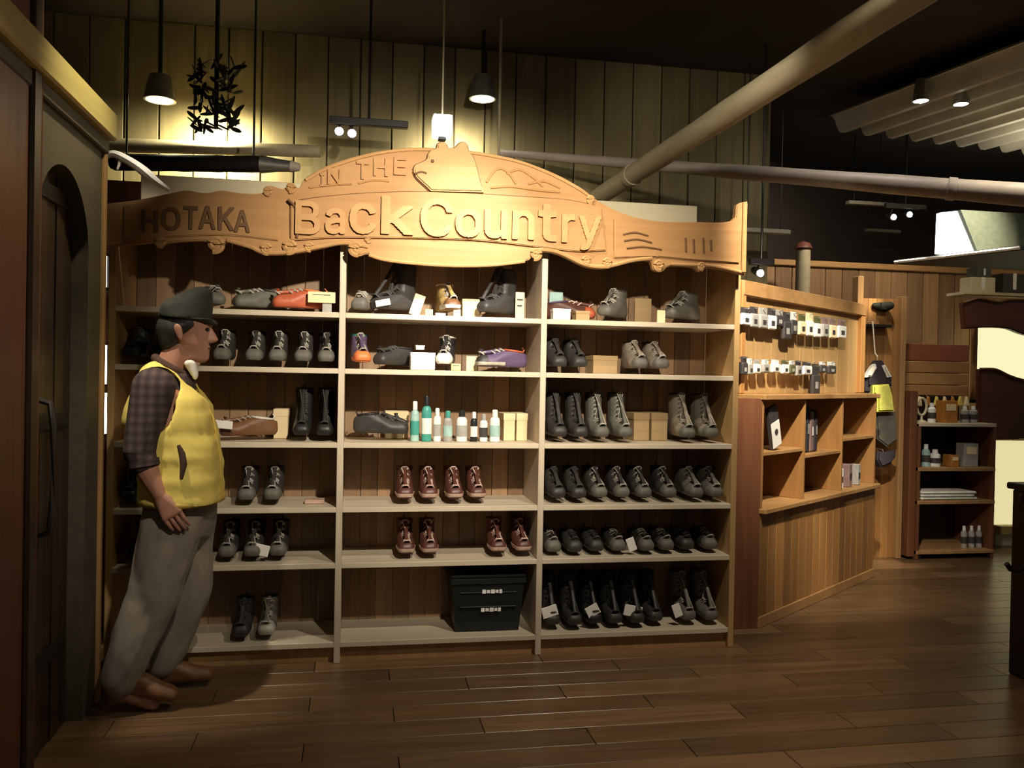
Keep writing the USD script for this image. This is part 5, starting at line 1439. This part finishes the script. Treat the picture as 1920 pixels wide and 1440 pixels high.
# vest
vg = 0.028
vest = union([hull((upc + [0.0, -0.105, 0.012], 0.078), (upc + [0.0, 0.105, 0.012], 0.078), (chest + [0.015, -0.095, 0.0], 0.158), (chest + [0.015, 0.085, 0.0], 0.158), seg=24),
              hull((chest + [0.015, -0.095, 0], 0.158), (chest + [0.015, 0.085, 0], 0.158), (belly + [0, -0.10, 0.02], 0.150), (belly + [0, 0.085, 0.02], 0.150), seg=24),
              hull((belly + [0, -0.10, 0.02], 0.150), (belly + [0, 0.085, 0.02], 0.150), (hem + [0, -0.105, -0.03], 0.148), (hem + [0, 0.085, -0.03], 0.148), seg=24),
              hull((upc + [-0.02, -0.06, 0.05], 0.06), (upc + [-0.02, 0.06, 0.05], 0.06), (upc + [0, -0.10, 0], 0.075), (upc + [0, 0.10, 0], 0.075))])
hole = hull((sN + [0.006, -0.1, 0.012], 0.096), (sN + [0.0, 0.075, 0.0], 0.085), (sN * 0.62 + eN * 0.38 + [0.012, -0.1, 0], 0.088), (sN * 0.62 + eN * 0.38 + [0.012, 0.055, 0], 0.075), seg=20)
hole2 = hull((sF + [0.01, 0.1, 0.01], 0.092), (sF + [0, -0.07, 0], 0.08), (sF * 0.65 + eF * 0.35 + [0.01, 0.1, 0], 0.085), (sF * 0.65 + eF * 0.35 + [0.01, -0.05, 0], 0.07), seg=20)
throat = hull((neckb + [0.055, 0, 0.09], 0.07), (neckb + [0.12, 0, -0.05], 0.035), (neckb + [0.0, 0, 0.03], 0.066), seg=20)
zh = hem[2]
vm = (vest - hole - hole2 - throat).trim_by_plane([0, 0, 1], zh - 0.01)
vmesh = soften(vm, 0.018, 8)
d_ = meshkit.fbm(vmesh.vertices * np.array([5, 5, 22]), 3, 5) - 0.5
vmesh.vertices = vmesh.vertices + vmesh.vertex_normals * (d_ * 0.016)[:, None]
vs_ = part(pr, 'vest', vmesh, 'vest_yellow', world=True, smooth=60, label='quilted yellow vest')
Vv = vmesh.vertices


def near_side(x, z, dx=0.03):
    """The vest's nearest point to the viewer at (x, z)."""
    k = Vv[(abs(Vv[:, 0] - x) < dx) & (abs(Vv[:, 2] - z) < dx)]
    return k[:, 1].min() if len(k) else PY - 0.2


pk = [J(x, y, -0.56) for x, y in ((336, 834), (343, 850), (346, 870), (342, 895))]
part(vs_, 'pocket', tube([[p_[0], near_side(p_[0], p_[2]) + 0.004, p_[2]] for p_ in pk], [0.006, 0.012, 0.013, 0.007], 8), 'dark_trim', world=True, smooth=60, label='dark slit pocket')
hm_ = []
for a in np.linspace(0, 2 * math.pi, 33):
    hm_.append((hem[0] + 0.152 * math.cos(a), PY - 0.01 + 0.235 * math.sin(a), zh - 0.004))
part(vs_, 'hem_band', tube(hm_, 0.014, 8), 'vest_trim', world=True, smooth=60)
zp = [J(378, 720, PY), J(392, 780, PY), J(403, 850, PY), J(408, 930, PY)]
part(vs_, 'zip', tube([[Vv[abs(Vv[:, 2] - p_[2]) < 0.02][:, 0].max() + 0.0, PY, p_[2]] for p_ in zp], 0.006, 6), 'vest_trim', world=True, smooth=60)
# trousers
tg = 0.022
tr_ = union([hull((pel + [0.0, -0.075, 0.04], 0.128), (pel + [0.0, 0.075, 0.04], 0.128), (hipN + [0.005, 0, 0], 0.122), (hipF, 0.122))] +
            [hull((hipN, 0.124), (kneN, 0.098)), hull((kneN, 0.098), (ankN + [0.0, 0, 0.02], 0.078)), hull((hipF, 0.120), (kneF, 0.092)), hull((kneF, 0.092), (ankF + [0, 0, 0.02], 0.074))])
tr_ = tr_.trim_by_plane([0, 0, 1], 0.05)
tmesh = soften(tr_, 0.02, 8)
d_ = meshkit.fbm(tmesh.vertices * np.array([9, 9, 5]), 3, 9) - 0.5
tmesh.vertices = tmesh.vertices + tmesh.vertex_normals * (d_ * 0.03)[:, None]
part(pr, 'trousers', tmesh, 'trouser_grey', world=True, smooth=60, label='loose grey brown trousers')
# shoes
for a, tilt in ((ankN, 0.22), (ankF, 0.0)):
    g = shoe_geometry('low_shoe')
    m = cat(g['sole'], g['upper'], g['tongue'])
    R_ = trimesh.transformations.rotation_matrix(tilt, [0, 1, 0]) @ trimesh.transformations.rotation_matrix(math.pi / 2, [0, 0, 1])
    for nm, ms_, ma in (('shoe', g['upper'], 'shoe_brown'), ('sole', g['sole'], 'sole_black')):
        q_ = ms_.copy()
        q_.apply_translation([0, -0.075, 0])
        q_.apply_transform(R_)
        low_ = 0.0
        q_.apply_translation([a[0], a[1], 0.002 + (0.055 if tilt else 0.0)])
        part(pr, nm, q_, ma, world=True, smooth=60)
# hair, cap and face
hair = hull((hd + [-0.035, 0, 0.01], (0.082, 0.083, 0.080)), (hd + [-0.055, 0, -0.05], (0.045, 0.066, 0.04)), (hd + [0.01, 0, 0.03], (0.06, 0.083, 0.05)), seg=20)
hair = hair - hull((hd + [0.10, -0.1, -0.03], 0.055), (hd + [0.10, 0.1, -0.03], 0.055), (hd + [0.05, -0.1, -0.06], 0.045), (hd + [0.05, 0.1, -0.06], 0.045))
part(pr, 'hair', soften(hair, 0.012, 5), 'hair', world=True, smooth=60)
for sy in (-1, 1):
    part(bd_, 'eye', tm(sph(hd + [0.087, sy * 0.030, 0.010], (0.010, 0.013, 0.008), 14)), 'eye_dark', world=True, smooth=60)
    part(bd_, 'eyebrow', tube([hd + [0.098, sy * 0.018, 0.034], hd + [0.092, sy * 0.034, 0.040], hd + [0.078, sy * 0.048, 0.034]], 0.004, 6), 'hair', world=True)
part(bd_, 'mouth', tube([hd + [0.090, -0.020, -0.066], hd + [0.0955, 0, -0.066], hd + [0.090, 0.020, -0.066]], 0.0025, 6), 'dark_trim', world=True)
cap = hull((hd + [-0.006, 0, 0.055], (0.104, 0.092, 0.045)), (hd + [0.012, 0, 0.10], (0.092, 0.083, 0.058)), (hd + [0.058, 0, 0.158], (0.042, 0.060, 0.028)), (hd + [-0.05, 0, 0.085], (0.05, 0.08, 0.05)), seg=24).trim_by_plane([0.12, 0, 1], float((hd + [0, 0, 0.048]) @ np.array([0.12, 0, 1]) / np.linalg.norm([0.12, 0, 1])))
cp_ = part(pr, 'cap', soften(cap, 0.014, 5), 'cap_cloth', world=True, smooth=60, label='soft dark olive cap')
part(cp_, 'cap_brim', tm(hull((hd + [0.05, -0.055, 0.050], (0.06, 0.03, 0.005)), (hd + [0.05, 0.055, 0.050], (0.06, 0.03, 0.005)), (hd + [0.092, -0.02, 0.034], (0.028, 0.03, 0.005)), (hd + [0.092, 0.02, 0.034], (0.028, 0.03, 0.005)), seg=18)), 'cap_cloth', world=True, smooth=60)
